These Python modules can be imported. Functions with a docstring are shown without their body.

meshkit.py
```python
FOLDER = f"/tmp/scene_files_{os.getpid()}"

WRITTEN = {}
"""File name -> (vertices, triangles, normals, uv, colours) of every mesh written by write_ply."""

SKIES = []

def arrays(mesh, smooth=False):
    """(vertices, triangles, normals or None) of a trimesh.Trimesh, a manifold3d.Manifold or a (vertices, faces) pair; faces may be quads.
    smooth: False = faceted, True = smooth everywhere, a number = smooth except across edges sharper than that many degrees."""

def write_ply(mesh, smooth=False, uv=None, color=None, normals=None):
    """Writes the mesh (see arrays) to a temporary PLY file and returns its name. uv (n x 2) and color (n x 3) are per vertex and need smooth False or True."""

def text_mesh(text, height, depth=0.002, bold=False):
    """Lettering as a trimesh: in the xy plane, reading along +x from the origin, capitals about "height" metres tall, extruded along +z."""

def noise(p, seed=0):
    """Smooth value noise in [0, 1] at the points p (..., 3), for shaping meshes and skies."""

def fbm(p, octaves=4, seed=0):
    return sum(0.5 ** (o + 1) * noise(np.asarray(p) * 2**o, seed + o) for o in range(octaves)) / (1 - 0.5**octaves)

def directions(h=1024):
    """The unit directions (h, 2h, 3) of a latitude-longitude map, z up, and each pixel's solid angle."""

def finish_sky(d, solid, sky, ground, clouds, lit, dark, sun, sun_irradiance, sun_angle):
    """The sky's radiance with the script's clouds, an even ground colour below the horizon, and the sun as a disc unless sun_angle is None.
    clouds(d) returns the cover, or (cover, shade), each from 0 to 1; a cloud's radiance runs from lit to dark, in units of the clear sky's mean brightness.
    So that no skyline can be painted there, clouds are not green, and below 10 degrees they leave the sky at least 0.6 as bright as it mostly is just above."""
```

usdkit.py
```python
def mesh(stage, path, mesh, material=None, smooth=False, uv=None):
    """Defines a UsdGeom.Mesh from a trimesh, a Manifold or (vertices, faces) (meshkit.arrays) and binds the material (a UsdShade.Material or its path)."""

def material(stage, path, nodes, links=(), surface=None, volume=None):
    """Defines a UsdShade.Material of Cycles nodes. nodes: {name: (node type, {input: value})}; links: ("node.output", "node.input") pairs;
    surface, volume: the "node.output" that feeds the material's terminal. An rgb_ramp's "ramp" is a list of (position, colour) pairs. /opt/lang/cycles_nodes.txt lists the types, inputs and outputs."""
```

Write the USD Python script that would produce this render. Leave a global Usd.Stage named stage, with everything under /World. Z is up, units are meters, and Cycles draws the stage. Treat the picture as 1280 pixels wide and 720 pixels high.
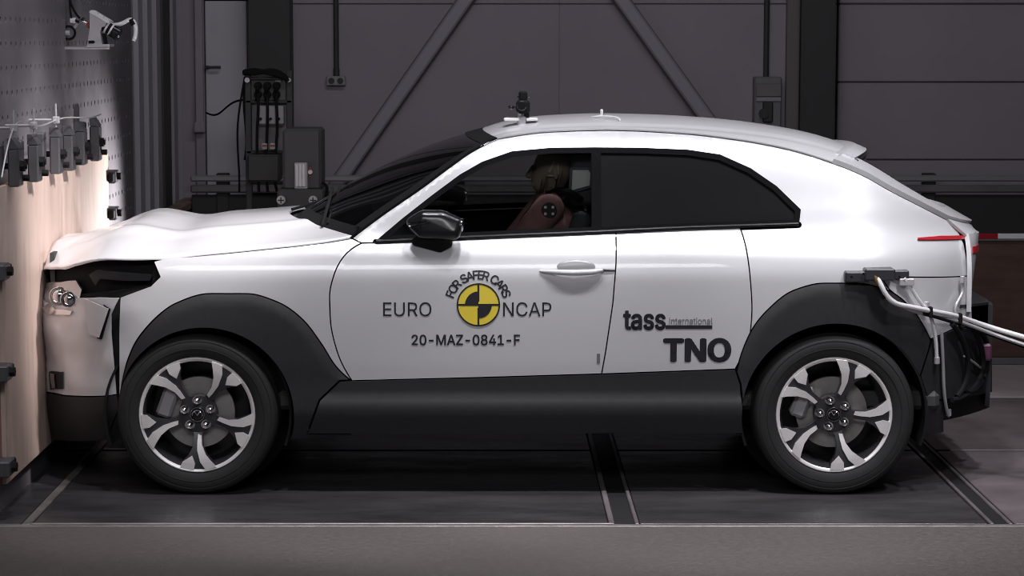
import math, random
import numpy as np
import trimesh, shapely
from shapely.geometry import Polygon, LineString, Point, MultiPolygon, box as sbox
from shapely.ops import unary_union
from shapely import affinity
from scipy.interpolate import PchipInterpolator, CubicSpline
from scipy.spatial import Delaunay
import usdkit, meshkit
from pxr import Usd, UsdGeom, UsdLux, UsdShade, Gf, Sdf

random.seed(7); rng = np.random.default_rng(7)
stage = Usd.Stage.CreateInMemory()
UsdGeom.SetStageUpAxis(stage, 'Z'); UsdGeom.SetStageMetersPerUnit(stage, 1.0)
UsdGeom.Xform.Define(stage, '/World'); UsdGeom.Scope.Define(stage, '/World/Looks')

# ------------------------------------------------------------------ camera
F, CAM, PX0, HOR = 2885.0, np.array([0.0, -9.5, 1.92]), 612.0, 42.0     # focal length in pixels of a 1280 wide frame
TH = math.atan((360 - HOR) / F)
cam = UsdGeom.Camera.Define(stage, '/World/camera')
cam.CreateHorizontalApertureAttr(36.0); cam.CreateFocalLengthAttr(36.0 * F / 1280)
cam.CreateHorizontalApertureOffsetAttr(36.0 * (640 - PX0) / 1280)
cam.CreateClippingRangeAttr(Gf.Vec2f(0.1, 200)); cam.CreateFStopAttr(0)
cam.AddTranslateOp().Set(Gf.Vec3d(*CAM)); cam.AddRotateXOp().Set(90 - math.degrees(TH))
cam.CreateExposureAttr(0.0)

# ------------------------------------------------------------------ lights (flood banks hung under the hall roof)
def rect_light(name, loc, target, w, h, power, color=(1, 1, 1), spread=None):
    l = UsdLux.RectLight.Define(stage, '/World/' + name)
    l.CreateWidthAttr(w); l.CreateHeightAttr(h); l.CreateIntensityAttr(power); l.CreateColorAttr(Gf.Vec3f(*color)); l.CreateNormalizeAttr(False)
    z = np.array(loc, float) - np.array(target, float); z /= np.linalg.norm(z)
    x = np.cross([0, 1, 0.001], z); x /= np.linalg.norm(x); y = np.cross(z, x)
    m = Gf.Matrix4d(*x, 0, *y, 0, *z, 0, *map(float, loc), 1)
    l.AddTransformOp().Set(m)
    if spread:
        s = UsdLux.ShapingAPI.Apply(l.GetPrim()); s.CreateShapingConeAngleAttr(spread); s.CreateShapingConeSoftnessAttr(0.5)
    return l
COOL = (0.97, 0.965, 1.0)
SPOT_FRONT, OVERHEAD, CAMSIDE = 295.0, 7.5, 10.0
def spot(name, loc, target, power, angle, radius=0.22, soft=0.35, color=COOL):
    l = UsdLux.SphereLight.Define(stage, '/World/' + name); l.CreateRadiusAttr(radius); l.CreateIntensityAttr(power); l.CreateColorAttr(Gf.Vec3f(*color))
    z = np.array(loc, float) - np.array(target, float); z /= np.linalg.norm(z); x = np.cross([0, 1, 0.001], z); x /= np.linalg.norm(x); y = np.cross(z, x)
    l.AddTransformOp().Set(Gf.Matrix4d(*x, 0, *y, 0, *z, 0, *map(float, loc), 1))
    a = UsdLux.ShapingAPI.Apply(l.GetPrim()); a.CreateShapingConeAngleAttr(angle); a.CreateShapingConeSoftnessAttr(soft)
for k, (x, tx) in enumerate(((-1.0, -0.9), (0.7, 0.5), (2.4, 1.7))):
    spot('flood_spot' + ('_%03d' % k if k else ''), (x, -1.7, 6.2), (tx, 0.25, 0.55), SPOT_FRONT * (0.7 if k == 0 else 1), 16.5 if k == 0 else 20)
spot('rear_quarter_spot', (3.2, -2.6, 5.2), (1.75, 0.1, 0.95), 270, 11, 0.2, 0.9)
spot('plywood_spot', (1.2, -1.6, 5.0), (-1.93, 0.95, 0.48), 1250, 9.4, 0.2, 0.6, (1, 0.96, 0.95))
rect_light('flood_bank_overhead', (0.7, -0.2, 5.6), (0.7, 0.3, 0.6), 3.6, 0.8, OVERHEAD, COOL)
rect_light('flood_bank_camera_side', (-0.3, -6.3, 3.9), (0.2, 0.0, 0.9), 4.0, 0.8, CAMSIDE, COOL)
spot('barrier_spot', (-0.95, 3.0, 0.55), (-1.97, 2.35, 0.98), 760, 30, 0.10, 1.0, (1, 0.97, 0.96))
dome = UsdLux.DomeLight.Define(stage, '/World/hall_ambient'); dome.CreateIntensityAttr(0.02); dome.CreateColorAttr(Gf.Vec3f(0.9, 0.9, 1.0))

# ------------------------------------------------------------------ helpers
def ray(px, py):
    x, y = (px - PX0) / F, (360 - py) / F
    return np.array([x, math.cos(TH) + y * math.sin(TH), -math.sin(TH) + y * math.cos(TH)])
def aty(px, py, y):
    d = ray(px, py); return CAM + d * ((y - CAM[1]) / d[1])
def atx(px, py, x):
    d = ray(px, py); return CAM + d * (x / d[0])
def atz(px, py, z=0.0):
    d = ray(px, py); return CAM + d * ((z - CAM[2]) / d[2])

USED = {}
def path_of(name, parent=None):
    base = parent.GetPath().pathString if parent else '/World'
    k = (base, name); n = USED.get(k, 0); USED[k] = n + 1
    return f'{base}/{name}' + (f'_{n:03d}' if n else '')
def tag(o, label=None, cat=None, group=None, kind=None):
    p = o.GetPrim() if hasattr(o, 'GetPrim') else o
    for k, v in (('label', label), ('category', cat), ('group', group), ('kind', kind)):
        if v: p.SetCustomDataByKey(k, v)
    return p
def obj(name, mesh, mat, parent=None, smooth=35, label=None, cat=None, group=None, kind=None):
    if isinstance(mesh, (list, tuple)) and len(mesh) and not isinstance(mesh[0], np.ndarray):
        mesh = cat_mesh(mesh)
    p = usdkit.mesh(stage, path_of(name, parent), mesh, mat, smooth=smooth).GetPrim()
    return tag(p, label, cat, group, kind)
def thing(name, label=None, cat=None, loc=(0, 0, 0), group=None, kind=None, parent=None):
    x = UsdGeom.Xform.Define(stage, path_of(name, parent))
    if any(loc): x.AddTranslateOp().Set(Gf.Vec3d(*map(float, loc)))
    return tag(x, label, cat, group, kind)
def tm(v, f): return trimesh.Trimesh(np.asarray(v, float), np.asarray(f, int), process=False)
def cat_mesh(ms): return trimesh.util.concatenate([tm(m.vertices, m.faces) if isinstance(m, trimesh.Trimesh) else m for m in ms])
def cbox(c, s, ch=0.004, rot=None):
    s = np.array(s, float) / 2; ch = min(ch, s.min() * 0.6); P = []
    for sg in np.ndindex(2, 2, 2):
        g = np.array(sg) * 2 - 1
        for k in range(3):
            q = s - ch; q[k] = s[k]; P.append(g * q)
    P = np.array(P)
    if rot is not None: P = P @ np.array(rot).T
    return trimesh.convex.convex_hull(P + np.array(c, float))
def bx(x0, x1, y0, y1, z0, z1, ch=0.004):
    return cbox(((x0 + x1) / 2, (y0 + y1) / 2, (z0 + z1) / 2), (abs(x1 - x0), abs(y1 - y0), abs(z1 - z0)), ch)
def frame_of(d):
    d = np.array(d, float); d /= np.linalg.norm(d)
    a = np.cross(d, [0, 0, 1.0] if abs(d[2]) < 0.9 else [1.0, 0, 0]); a /= np.linalg.norm(a)
    return a, np.cross(d, a), d
def cyl(p, q, r, r2=None, n=20, ch=0.0):
    p, q = np.array(p, float), np.array(q, float); a, b, d = frame_of(q - p); L = np.linalg.norm(q - p); r2 = r if r2 is None else r2
    rings = [(0, 0), (0, r), (L, r2), (L, 0)] if not ch else [(0, 0), (0, r - ch), (ch, r), (L - ch, r2), (L, r2 - ch), (L, 0)]
    return lathe(rings, p, a, b, d, n)
def lathe(rings, o, a, b, d, n=32):
    o, a, b, d = (np.array(t, float) for t in (o, a, b, d)); t = np.arange(n) * 2 * math.pi / n; V = []
    for h, r in rings: V.append(o + d * h + r * (np.cos(t)[:, None] * a + np.sin(t)[:, None] * b))
    V = np.vstack(V); Fc = []
    for i in range(len(rings) - 1):
        for j in range(n):
            k = (j + 1) % n; A, B, C, D = i * n + j, i * n + k, (i + 1) * n + k, (i + 1) * n + j
            Fc += [(A, B, C), (A, C, D)]
    m = tm(V, Fc); m.merge_vertices(); m.update_faces(m.nondegenerate_faces())
    m.fix_normals(); return m
def spline(pts, n):
    pts = np.array(pts, float)
    s = np.r_[0, np.cumsum(np.linalg.norm(np.diff(pts, axis=0), axis=1))]
    f = CubicSpline(s, pts) if len(pts) > 2 else (lambda q: np.stack([np.interp(q, s, pts[:, k]) for k in range(pts.shape[1])], 1))
    return f(np.linspace(0, s[-1], n))
def pspline(pts, n):
    pts = np.array(pts, float)
    s = np.r_[0, np.cumsum(np.linalg.norm(np.diff(pts, axis=0), axis=1))]
    return np.stack([PchipInterpolator(s, pts[:, k])(np.linspace(0, s[-1], n)) for k in range(pts.shape[1])], 1)
def tube(pts, r, n=8, k=None):
    P = spline(pts, k or max(8, 6 * len(pts))); N = len(P); R = np.broadcast_to(r, (N,))
    t = np.gradient(P, axis=0); t /= np.linalg.norm(t, axis=1, keepdims=True)
    a = np.cross(t[0], [0.3, 0.2, 1.0]); a /= np.linalg.norm(a); V = []
    ang = np.arange(n) * 2 * math.pi / n
    for i in range(N):
        a = a - t[i] * (a @ t[i]); a /= np.linalg.norm(a); b = np.cross(t[i], a)
        V.append(P[i] + R[i] * (np.cos(ang)[:, None] * a + np.sin(ang)[:, None] * b))
    V = np.vstack(V + [P[:1], P[-1:]]); Fc = []
    for i in range(N - 1):
        for j in range(n):
            q = (j + 1) % n; A, B, C, D = i * n + j, i * n + q, (i + 1) * n + q, (i + 1) * n + j
            Fc += [(A, B, C), (A, C, D)]
    for j in range(n):
        q = (j + 1) % n; Fc += [(N * n, q, j), (N * n + 1, (N - 1) * n + j, (N - 1) * n + q)]
    return tm(V, Fc)
def ball(c, r, sub=2, s=(1, 1, 1)):
    m = trimesh.creation.icosphere(sub, 1.0); m.vertices = m.vertices * (np.array(s) * r) + np.array(c); return m
def hull(*balls):
    P = np.vstack([ball(c, r, 2).vertices for c, r in balls]); return trimesh.convex.convex_hull(P)
def torus(c, R, r, axis, n=40, k=10):
    a, b, d = frame_of(axis); t = np.linspace(0, 2 * math.pi, n, endpoint=False); V, Fc = [], []
    for u in t:
        e = math.cos(u) * a + math.sin(u) * b
        for w in np.arange(k) * 2 * math.pi / k: V.append(np.array(c) + e * (R + r * math.cos(w)) + d * r * math.sin(w))
    for i in range(n):
        for j in range(k):
            A, B, C, D = i * k + j, i * k + (j + 1) % k, ((i + 1) % n) * k + (j + 1) % k, ((i + 1) % n) * k + j
            Fc += [(A, B, C), (A, C, D)]
    m = tm(V, Fc); m.fix_normals(); return m
def extrude(poly, h):
    ps = getattr(poly, 'geoms', [poly]); return cat_mesh([trimesh.creation.extrude_polygon(p, h, engine='earcut') for p in ps if p.area > 1e-8])
def edges_of(f):
    e = np.vstack([f[:, [0, 1]], f[:, [1, 2]], f[:, [2, 0]]]); key = np.sort(e, 1)
    _, inv, cnt = np.unique(key, axis=0, return_inverse=True, return_counts=True)
    return e[cnt[inv.ravel()] == 1]
def solidify(v, f, t, back=True):
    """Thickness against the vertex normals (or along a fixed vector)."""
    v = np.asarray(v, float); f = np.asarray(f, int)
    if np.ndim(t) == 0:
        n = trimesh.Trimesh(v, f, process=False).vertex_normals; w = v - n * t
    else: w = v + np.asarray(t)
    e = edges_of(f); N = len(v)
    side = np.vstack([np.c_[e[:, 1], e[:, 0], e[:, 0] + N], np.c_[e[:, 1], e[:, 0] + N, e[:, 1] + N]])
    return tm(np.vstack([v, w]), np.vstack([f, side] + ([f[:, ::-1] + N] if back else [])))
def grid_faces(n, m):
    i, j = np.meshgrid(np.arange(n - 1), np.arange(m - 1), indexing='ij'); a = (i * m + j).ravel()
    return np.vstack([np.c_[a, a + m, a + m + 1], np.c_[a, a + m + 1, a + 1]])

# ------------------------------------------------------------------ materials
def M(name, nodes, links, surface): return usdkit.material(stage, '/World/Looks/' + name, nodes, links, surface=surface)
def pbr(name, col, rough=0.5, metal=0.0, coat=0.0, var=0.0, scale=6.0, bump=0.0, bscale=None, stretch=None, detail=4, rvar=0.0, **kw):
    nodes = {'p': ('principled_bsdf', dict(base_color=col, roughness=rough, metallic=metal, coat_weight=coat, **kw))}; links = []
    if var or bump or rvar:
        nodes['g'] = ('texture_coordinate', {}); nodes['m'] = ('mapping', {'scale': stretch or (1, 1, 1)})
        nodes['n'] = ('noise_texture', {'scale': scale, 'detail': detail, 'roughness': 0.6}); links += [('g.object', 'm.vector'), ('m.vector', 'n.vector')]
    if var:
        c = np.array(col); nodes['r'] = ('rgb_ramp', {'ramp': [(0.28, tuple(c * (1 - var))), (0.72, tuple(np.minimum(c * (1 + var), 1)))]})
        links += [('n.fac', 'r.fac'), ('r.color', 'p.base_color')]
    if rvar:
        nodes['rr'] = ('map_range', {'from_min': 0.3, 'from_max': 0.7, 'to_min': max(rough - rvar, 0.03), 'to_max': rough + rvar}); links += [('n.fac', 'rr.value'), ('rr.result', 'p.roughness')]
    if bump:
        nodes['n2'] = ('noise_texture', {'scale': bscale or scale * 4, 'detail': 3}); nodes['b'] = ('bump', {'strength': bump, 'distance': 0.01})
        links += [('m.vector', 'n2.vector'), ('n2.fac', 'b.height'), ('b.normal', 'p.normal')]
    return M(name, nodes, links, 'p.BSDF')
def glass(name, tint, rough=0.02):
    return M(name, {'t': ('transparent_bsdf', {'color': tint}), 'g': ('glossy_bsdf', {'color': (1, 1, 1), 'roughness': rough}), 'f': ('fresnel', {'IOR': 1.5}), 'x': ('mix_closure', {})},
             [('f.fac', 'x.fac'), ('t.BSDF', 'x.closure1'), ('g.BSDF', 'x.closure2')], 'x.closure')
PRIV = M('privacy_glass', {'t': ('transparent_bsdf', {'color': (0.10, 0.10, 0.105)}), 'd': ('diffuse_bsdf', {'color': (0.030, 0.029, 0.031)}), 'g': ('glossy_bsdf', {'color': (1, 1, 1), 'roughness': 0.03}), 'f': ('fresnel', {'IOR': 1.5}), 'y': ('mix_closure', {'fac': 0.5}), 'x': ('mix_closure', {})},
         [('t.BSDF', 'y.closure1'), ('d.BSDF', 'y.closure2'), ('f.fac', 'x.fac'), ('y.closure', 'x.closure1'), ('g.BSDF', 'x.closure2')], 'x.closure')
PAINT = pbr('ceramic_white_paint', (0.66, 0.655, 0.68), 0.38, 0.15, 0.6, coat_roughness=0.06)
CLAD = pbr('black_cladding_plastic', (0.022, 0.021, 0.024), 0.55, var=0.15, scale=40)
TRIM = pbr('gloss_black_trim', (0.012, 0.012, 0.014), 0.2)
BLACK = pbr('matt_black', (0.010, 0.010, 0.011), 0.75, specular_ior_level=0.15)
SHELL = pbr('dark_body_cavity', (0.006, 0.006, 0.007), 0.9)
SEAL = pbr('window_seal_black', (0.008, 0.008, 0.009), 0.8, specular_ior_level=0.03)
RUBBER = pbr('tyre_rubber', (0.015, 0.015, 0.016), 0.7, var=0.15, scale=30)
ALLOY = pbr('machined_alloy', (0.92, 0.88, 0.88), 0.33, 0.35)
GUN = pbr('gunmetal_alloy', (0.085, 0.083, 0.09), 0.32, 0.7)
CHROME = pbr('chrome', (0.8, 0.8, 0.82), 0.12, 1.0)
DISC = pbr('brake_disc_iron', (0.42, 0.40, 0.39), 0.4, 0.4, var=0.15, scale=20)
CLEAR = glass('clear_glass', (0.82, 0.83, 0.82)); WSG = glass('windscreen_glass', (0.45, 0.47, 0.48)); LENS = glass('lamp_lens', (0.85, 0.86, 0.88))
INT = pbr('interior_charcoal', (0.05, 0.05, 0.053), 0.7); LINER = pbr('roof_lining_grey', (0.40, 0.39, 0.37), 0.9); SEAT = pbr('seat_cloth', (0.075, 0.075, 0.083), 0.85, bump=0.2, scale=80)
SHIRT = pbr('dusty_red_cotton', (0.30, 0.155, 0.155), 0.9, var=0.2, scale=14, bump=0.3, bscale=40); SKIN = pbr('dummy_vinyl', (0.30, 0.235, 0.18), 0.6); NECK = pbr('dummy_neck_rubber', (0.10, 0.095, 0.085), 0.7)
WHITE = pbr('white_sticker', (0.85, 0.85, 0.86), 0.5); YELLOW = pbr('yellow_sticker', (0.85, 0.66, 0.06), 0.45); INK = pbr('black_print', (0.016, 0.015, 0.02), 0.5); GREYINK = pbr('grey_print', (0.16, 0.16, 0.19), 0.5)
RED = pbr('red_lens', (0.42, 0.02, 0.03), 0.15); REDM = pbr('red_anodised', (0.35, 0.035, 0.03), 0.4)
STEEL = pbr('barrier_steel', (0.155, 0.142, 0.160), 0.6, 0.1, var=0.28, scale=2.2, bump=0.12, bscale=30, rvar=0.12)
STEELD = pbr('clamp_steel', (0.105, 0.102, 0.112), 0.45, 0.5, var=0.15, scale=10)
GREYM = pbr('light_grey_metal', (0.52, 0.50, 0.53), 0.4, 0.3); LIGHTPL = pbr('white_cable_plastic', (0.75, 0.74, 0.76), 0.4); SILVERC = pbr('silver_cable', (0.45, 0.44, 0.46), 0.35, 0.3)
WALL = pbr('hall_wall_grey', (0.345, 0.308, 0.36), 0.75, var=0.06, scale=1.3)
DOORP = pbr('sectional_door_grey', (0.345, 0.305, 0.35), 0.6, var=0.06, scale=1.5); DOORW = pbr('pale_door_paint', (0.56, 0.54, 0.60), 0.6, var=0.04, scale=2)
COLUMN = pbr('column_dark', (0.045, 0.044, 0.046), 0.6); FLANGE = pbr('column_flange', (0.17, 0.155, 0.155), 0.6); EDGEB = pbr('brace_edge_grey', (0.16, 0.148, 0.165), 0.6); BRACE = pbr('brace_grey', (0.36, 0.328, 0.39), 0.6)
CORR = pbr('cladding_sheet', (0.40, 0.385, 0.435), 0.5, 0.1); RUST = pbr('rusty_beam', (0.28, 0.19, 0.15), 0.6, var=0.35, scale=9)
GUARD = pbr('guard_rail_dark', (0.19, 0.183, 0.19), 0.5, 0.2, var=0.2, scale=4)
CONC = pbr('concrete_floor', (0.135, 0.115, 0.110), 0.6, var=0.16, scale=38, bump=0.12, bscale=60, detail=8, rvar=0.1)
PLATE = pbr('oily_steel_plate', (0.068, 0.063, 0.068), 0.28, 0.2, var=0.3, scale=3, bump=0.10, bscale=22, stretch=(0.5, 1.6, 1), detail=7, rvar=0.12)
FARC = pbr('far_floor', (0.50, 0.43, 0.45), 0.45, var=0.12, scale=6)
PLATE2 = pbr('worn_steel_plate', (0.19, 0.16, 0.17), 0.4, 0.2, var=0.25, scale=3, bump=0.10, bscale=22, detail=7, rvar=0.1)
EDGE = pbr('floor_edge_strip', (0.25, 0.225, 0.22), 0.45, 0.4, var=0.3, scale=12); SLOT = pbr('floor_slot', (0.016, 0.015, 0.016), 0.6)
BROWN = pbr('dark_brown_board', (0.12, 0.070, 0.058), 0.4, var=0.2, scale=5, stretch=(1, 1, 4))
OLIVE = pbr('socket_panel', (0.115, 0.112, 0.105), 0.6); BOXW = pbr('pale_box', (0.40, 0.38, 0.40), 0.6)
def ply_mat(name, base):
    b = np.array(base)
    return M(name, {'g': ('texture_coordinate', {}), 'm': ('mapping', {'scale': (1, 3.2, 0.45)}), 'n': ('noise_texture', {'scale': 3.2, 'detail': 7, 'roughness': 0.62, 'distortion': 1.2}),
                    'r': ('rgb_ramp', {'ramp': [(0.25, tuple(b * 0.78)), (0.5, tuple(b)), (0.75, tuple(b * [1.12, 1.13, 1.14]))]}), 'p': ('principled_bsdf', {'roughness': 0.6})},
             [('g.object', 'm.vector'), ('m.vector', 'n.vector'), ('n.fac', 'r.fac'), ('r.color', 'p.base_color')], 'p.BSDF')
PLY = ply_mat('birch_plywood', (0.56, 0.42, 0.365)); PLY2 = ply_mat('birch_plywood_pale', (0.58, 0.445, 0.39)); PLYE = pbr('plywood_edge', (0.30, 0.15, 0.12), 0.7)

# ================================================================== THE SETTING
X0 = -1.93                 # front of the plywood
X1 = X0 - 0.045            # steel face of the barrier
YB = 5.5                   # back wall
fl = thing('floor', kind='structure')
obj('floor_slab', bx(-9, 9, -15, YB + 0.3, -0.30, -0.03, 0.001), CONC, fl, smooth=False)
ye = atz(600, 656)[1]; yslot = atz(600, 563)[1]; yb2 = atz(1240, 497)[1]
obj('concrete_strip', bx(-9, 9, -15, ye - 0.03, -0.04, 0.0, 0.002), CONC, fl, smooth=False)
obj('edge_strip', bx(-9, 9, ye - 0.027, ye + 0.012, -0.04, 0.001, 0.002), EDGE, fl, smooth=False)
xs = [-9, atz(36, 652)[0], atz(762, 652)[0], atz(797, 652)[0], atz(1236, 652)[0], atz(1262, 652)[0], 9]
ys = [ye + 0.016, yslot - 0.012, yslot + 0.012, yb2 - 0.03, yb2 + 0.03, YB]
for i, (xa, xb) in enumerate(((xs[0], xs[1] - 0.02), (xs[1] + 0.02, xs[2] - 0.005), (xs[3] + 0.005, xs[4] - 0.01), (xs[5] + 0.01, xs[6]))):
    for j in range(3):
        ya, yc = ys[2 * j], ys[2 * j + 1]
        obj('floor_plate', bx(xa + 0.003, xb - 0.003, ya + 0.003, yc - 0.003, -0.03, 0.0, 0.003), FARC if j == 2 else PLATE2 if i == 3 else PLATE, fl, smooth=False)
obj('track_slot', bx(-9, 9, ys[1], ys[2], -0.035, -0.012, 0.001), SLOT, fl, smooth=False)
obj('drain_channel', bx(-9, 9, ys[3], ys[4], -0.035, -0.008, 0.001), SLOT, fl, smooth=False)
obj('plate_rail', bx(xs[1] - 0.018, xs[1] + 0.018, ye, YB, -0.03, 0.003, 0.003), EDGE, fl, smooth=False)
for a, b, s in ((xs[2], xs[3], 0.018), (xs[4], xs[5], 0.012)):
    obj('joint_channel', bx(a, b, ye + 0.016, YB, -0.033, -0.008, 0.002), SLOT, fl, smooth=False)
    obj('joint_rail', bx(a - 0.004, a + s, ye + 0.016, YB, -0.03, 0.003, 0.003), PLATE2, fl, smooth=False)
    obj('joint_rail', bx(b - 0.012, b + 0.004, ye + 0.016, YB, -0.03, 0.002, 0.003), PLATE2, fl, smooth=False)
obj('edge_angle', bx(xs[1], xs[2], ye + 0.016, ye + 0.034, -0.03, 0.002, 0.002), EDGE, fl, smooth=False)

def bp(px, py, y=YB): return aty(px, py, y)
wb = thing('wall_back', kind='structure')
zs = bp(600, 5)[2]; xdoor = bp(1046, 0)[0]
xa, xb = bp(243, 0)[0], bp(310, 0)[0]
obj('wall_core', bx(-9, xdoor, YB + 0.06, YB + 0.3, -0.3, 7, 0.002), WALL, wb, smooth=False)
cuts = [-9, xa, xb, bp(556, 0)[0] - 0.5, bp(700, 0)[0], xdoor]
for c0, c1 in zip([xb, 0.45], [0.45, xdoor]):
    for z0, z1 in ((0, zs), (zs, 4.2), (4.2, 7)):
        obj('wall_panel', bx(c0 + 0.004 * (c0 == xb), c1, YB, YB + 0.05, z0 + 0.0025, z1 - 0.0025, 0.004), WALL, wb, smooth=False)
obj('wall_panel', bx(-9, xa, YB, YB + 0.05, 0, 7, 0.006), WALL, wb, smooth=False)
obj('wall_panel', bx(xa, xb, YB, YB + 0.05, bp(280, 1)[2] + 0.08, 7, 0.006), WALL, wb, smooth=False)
d1 = thing('door_1', kind='structure', label='pale grey hall door left of the dark column')
zt = bp(280, 1)[2]; xl = bp(256, 0)[0]
obj('door_leaf', bx(xl, xb - 0.01, YB - 0.01, YB + 0.05, 0.02, zt, 0.006), DOORW, d1, smooth=False)
obj('door_frame', bx(xa, xl - 0.006, YB - 0.03, YB + 0.05, 0, zt + 0.06, 0.006), WALL, d1, smooth=False)
obj('door_frame', bx(xl - 0.006, xb, YB - 0.02, YB + 0.05, zt + 0.006, zt + 0.075, 0.006), COLUMN, d1, smooth=False)
kc = bp(259, 84, YB - 0.03)
obj('door_handle', [cyl(kc + [0, 0.03, 0], kc - [0, 0.03, 0], 0.012), cyl(kc - [0, 0.03, 0], kc + [0.09, -0.03, 0], 0.009)], COLUMN, d1)
kx = bp(247, 0, YB - 0.05)[0]
obj('door_conduit', [bx(kx - 0.02, kx + 0.03, YB - 0.07, YB - 0.03, bp(247, 160)[2], 7, 0.004), bx(kx - 0.03, kx + 0.04, YB - 0.09, YB - 0.03, bp(247, 165)[2], bp(247, 152)[2], 0.006)], WALL, d1, smooth=False)
d2 = thing('door_2', kind='structure', label='grey sectional overhead door of wide panels')
pz = zs - bp(1150, 103)[2]
for k in range(-4, 8):
    z0, z1 = zs + k * pz, zs + (k + 1) * pz
    if z1 < 0.02: continue
    obj('door_panel', bx(xdoor + 0.02, 9, YB + 0.02, YB + 0.07, max(z0, 0) + 0.003, z1 - 0.003, 0.008), DOORP, d2, smooth=False)
obj('door_backing', bx(xdoor, 9, YB + 0.06, YB + 0.3, -0.3, 7, 0.002), BLACK, d2, smooth=False)
def column(px0, px1, fl_px=None):
    c = thing('steel_column', kind='structure')
    a, b = bp(px0, 0, YB - 0.25)[0], bp(px1, 0, YB - 0.25)[0]
    obj('flange', bx(a, b, YB - 0.25, YB - 0.232, 0, 7, 0.003), COLUMN, c, smooth=False); obj('flange', bx(a, b, YB - 0.02, YB - 0.002, 0, 7, 0.003), COLUMN, c, smooth=False)
    obj('web', bx((a + b) / 2 - 0.006, (a + b) / 2 + 0.006, YB - 0.232, YB - 0.02, 0, 7, 0.002), COLUMN, c, smooth=False)
    if fl_px: obj('cover_strip', bx(bp(fl_px, 0, YB - 0.06)[0], a + 0.02, YB - 0.06, YB - 0.003, 0, 7, 0.006), FLANGE, c, smooth=False)
column(310, 362); column(1002, 1045, 984)
# chevron braces in front of the back wall
def brace(p, q, w, lab):
    P, Q = bp(*p, YB - 0.06), bp(*q, YB - 0.06); d = Q - P; L = np.linalg.norm(d); d /= L; n = np.array([0, 1.0, 0]); s = np.cross(n, d)
    R = np.stack([d, n, s], 1)
    t = thing('diagonal_brace', kind='structure')
    obj('brace_tube', cbox((P + Q) / 2, (L, 0.09, w), 0.012, R), BRACE, t, smooth=False)
    obj('brace_edge', [cbox((P + Q) / 2 + s * k * (w / 2 + 0.005) + [0, 0.035, 0], (L, 0.05, 0.010), 0.003, R) for k in (-1, 1)], EDGEB, t, smooth=False)
brace((655, -105), (395, 268), 0.085, ''); brace((702, -105), (985, 290), 0.085, '')
# conduits and boxes on the back wall
t = thing('power_outlet', 'double wall outlet box under a black conduit', 'outlet')
a, b = bp(408, 95, YB - 0.03), bp(432, 107, YB - 0.03)
obj('outlet_box', bx(a[0], b[0], YB - 0.05, YB, b[2], a[2], 0.006), pbr('outlet_grey', (0.30, 0.29, 0.30), 0.5), t)
for k in (0, 1):
    c = a + (b - a) * np.array([0.27 + 0.46 * k, 0, 0.5]); obj('socket', cyl([c[0], YB - 0.051, c[2]], [c[0], YB - 0.056, c[2]], 0.02), COLUMN, t)
cpx = bp(420, 0, YB - 0.02)
obj('conduit', [cyl([cpx[0], YB - 0.025, a[2] + 0.02], [cpx[0], YB - 0.025, 7], 0.017), cyl([cpx[0], YB - 0.025, a[2]], [cpx[0], YB - 0.025, a[2] + 0.05], 0.02)], COLUMN, t)
t = thing('door_control_box', 'grey control box with black switch below a conduit beside the right column', 'control box')
a, b = bp(943, 96, YB - 0.1), bp(976, 160, YB - 0.1)
obj('housing', bx(a[0], b[0], YB - 0.12, YB, b[2], a[2], 0.008), pbr('control_grey', (0.19, 0.185, 0.20), 0.5), t)
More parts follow.
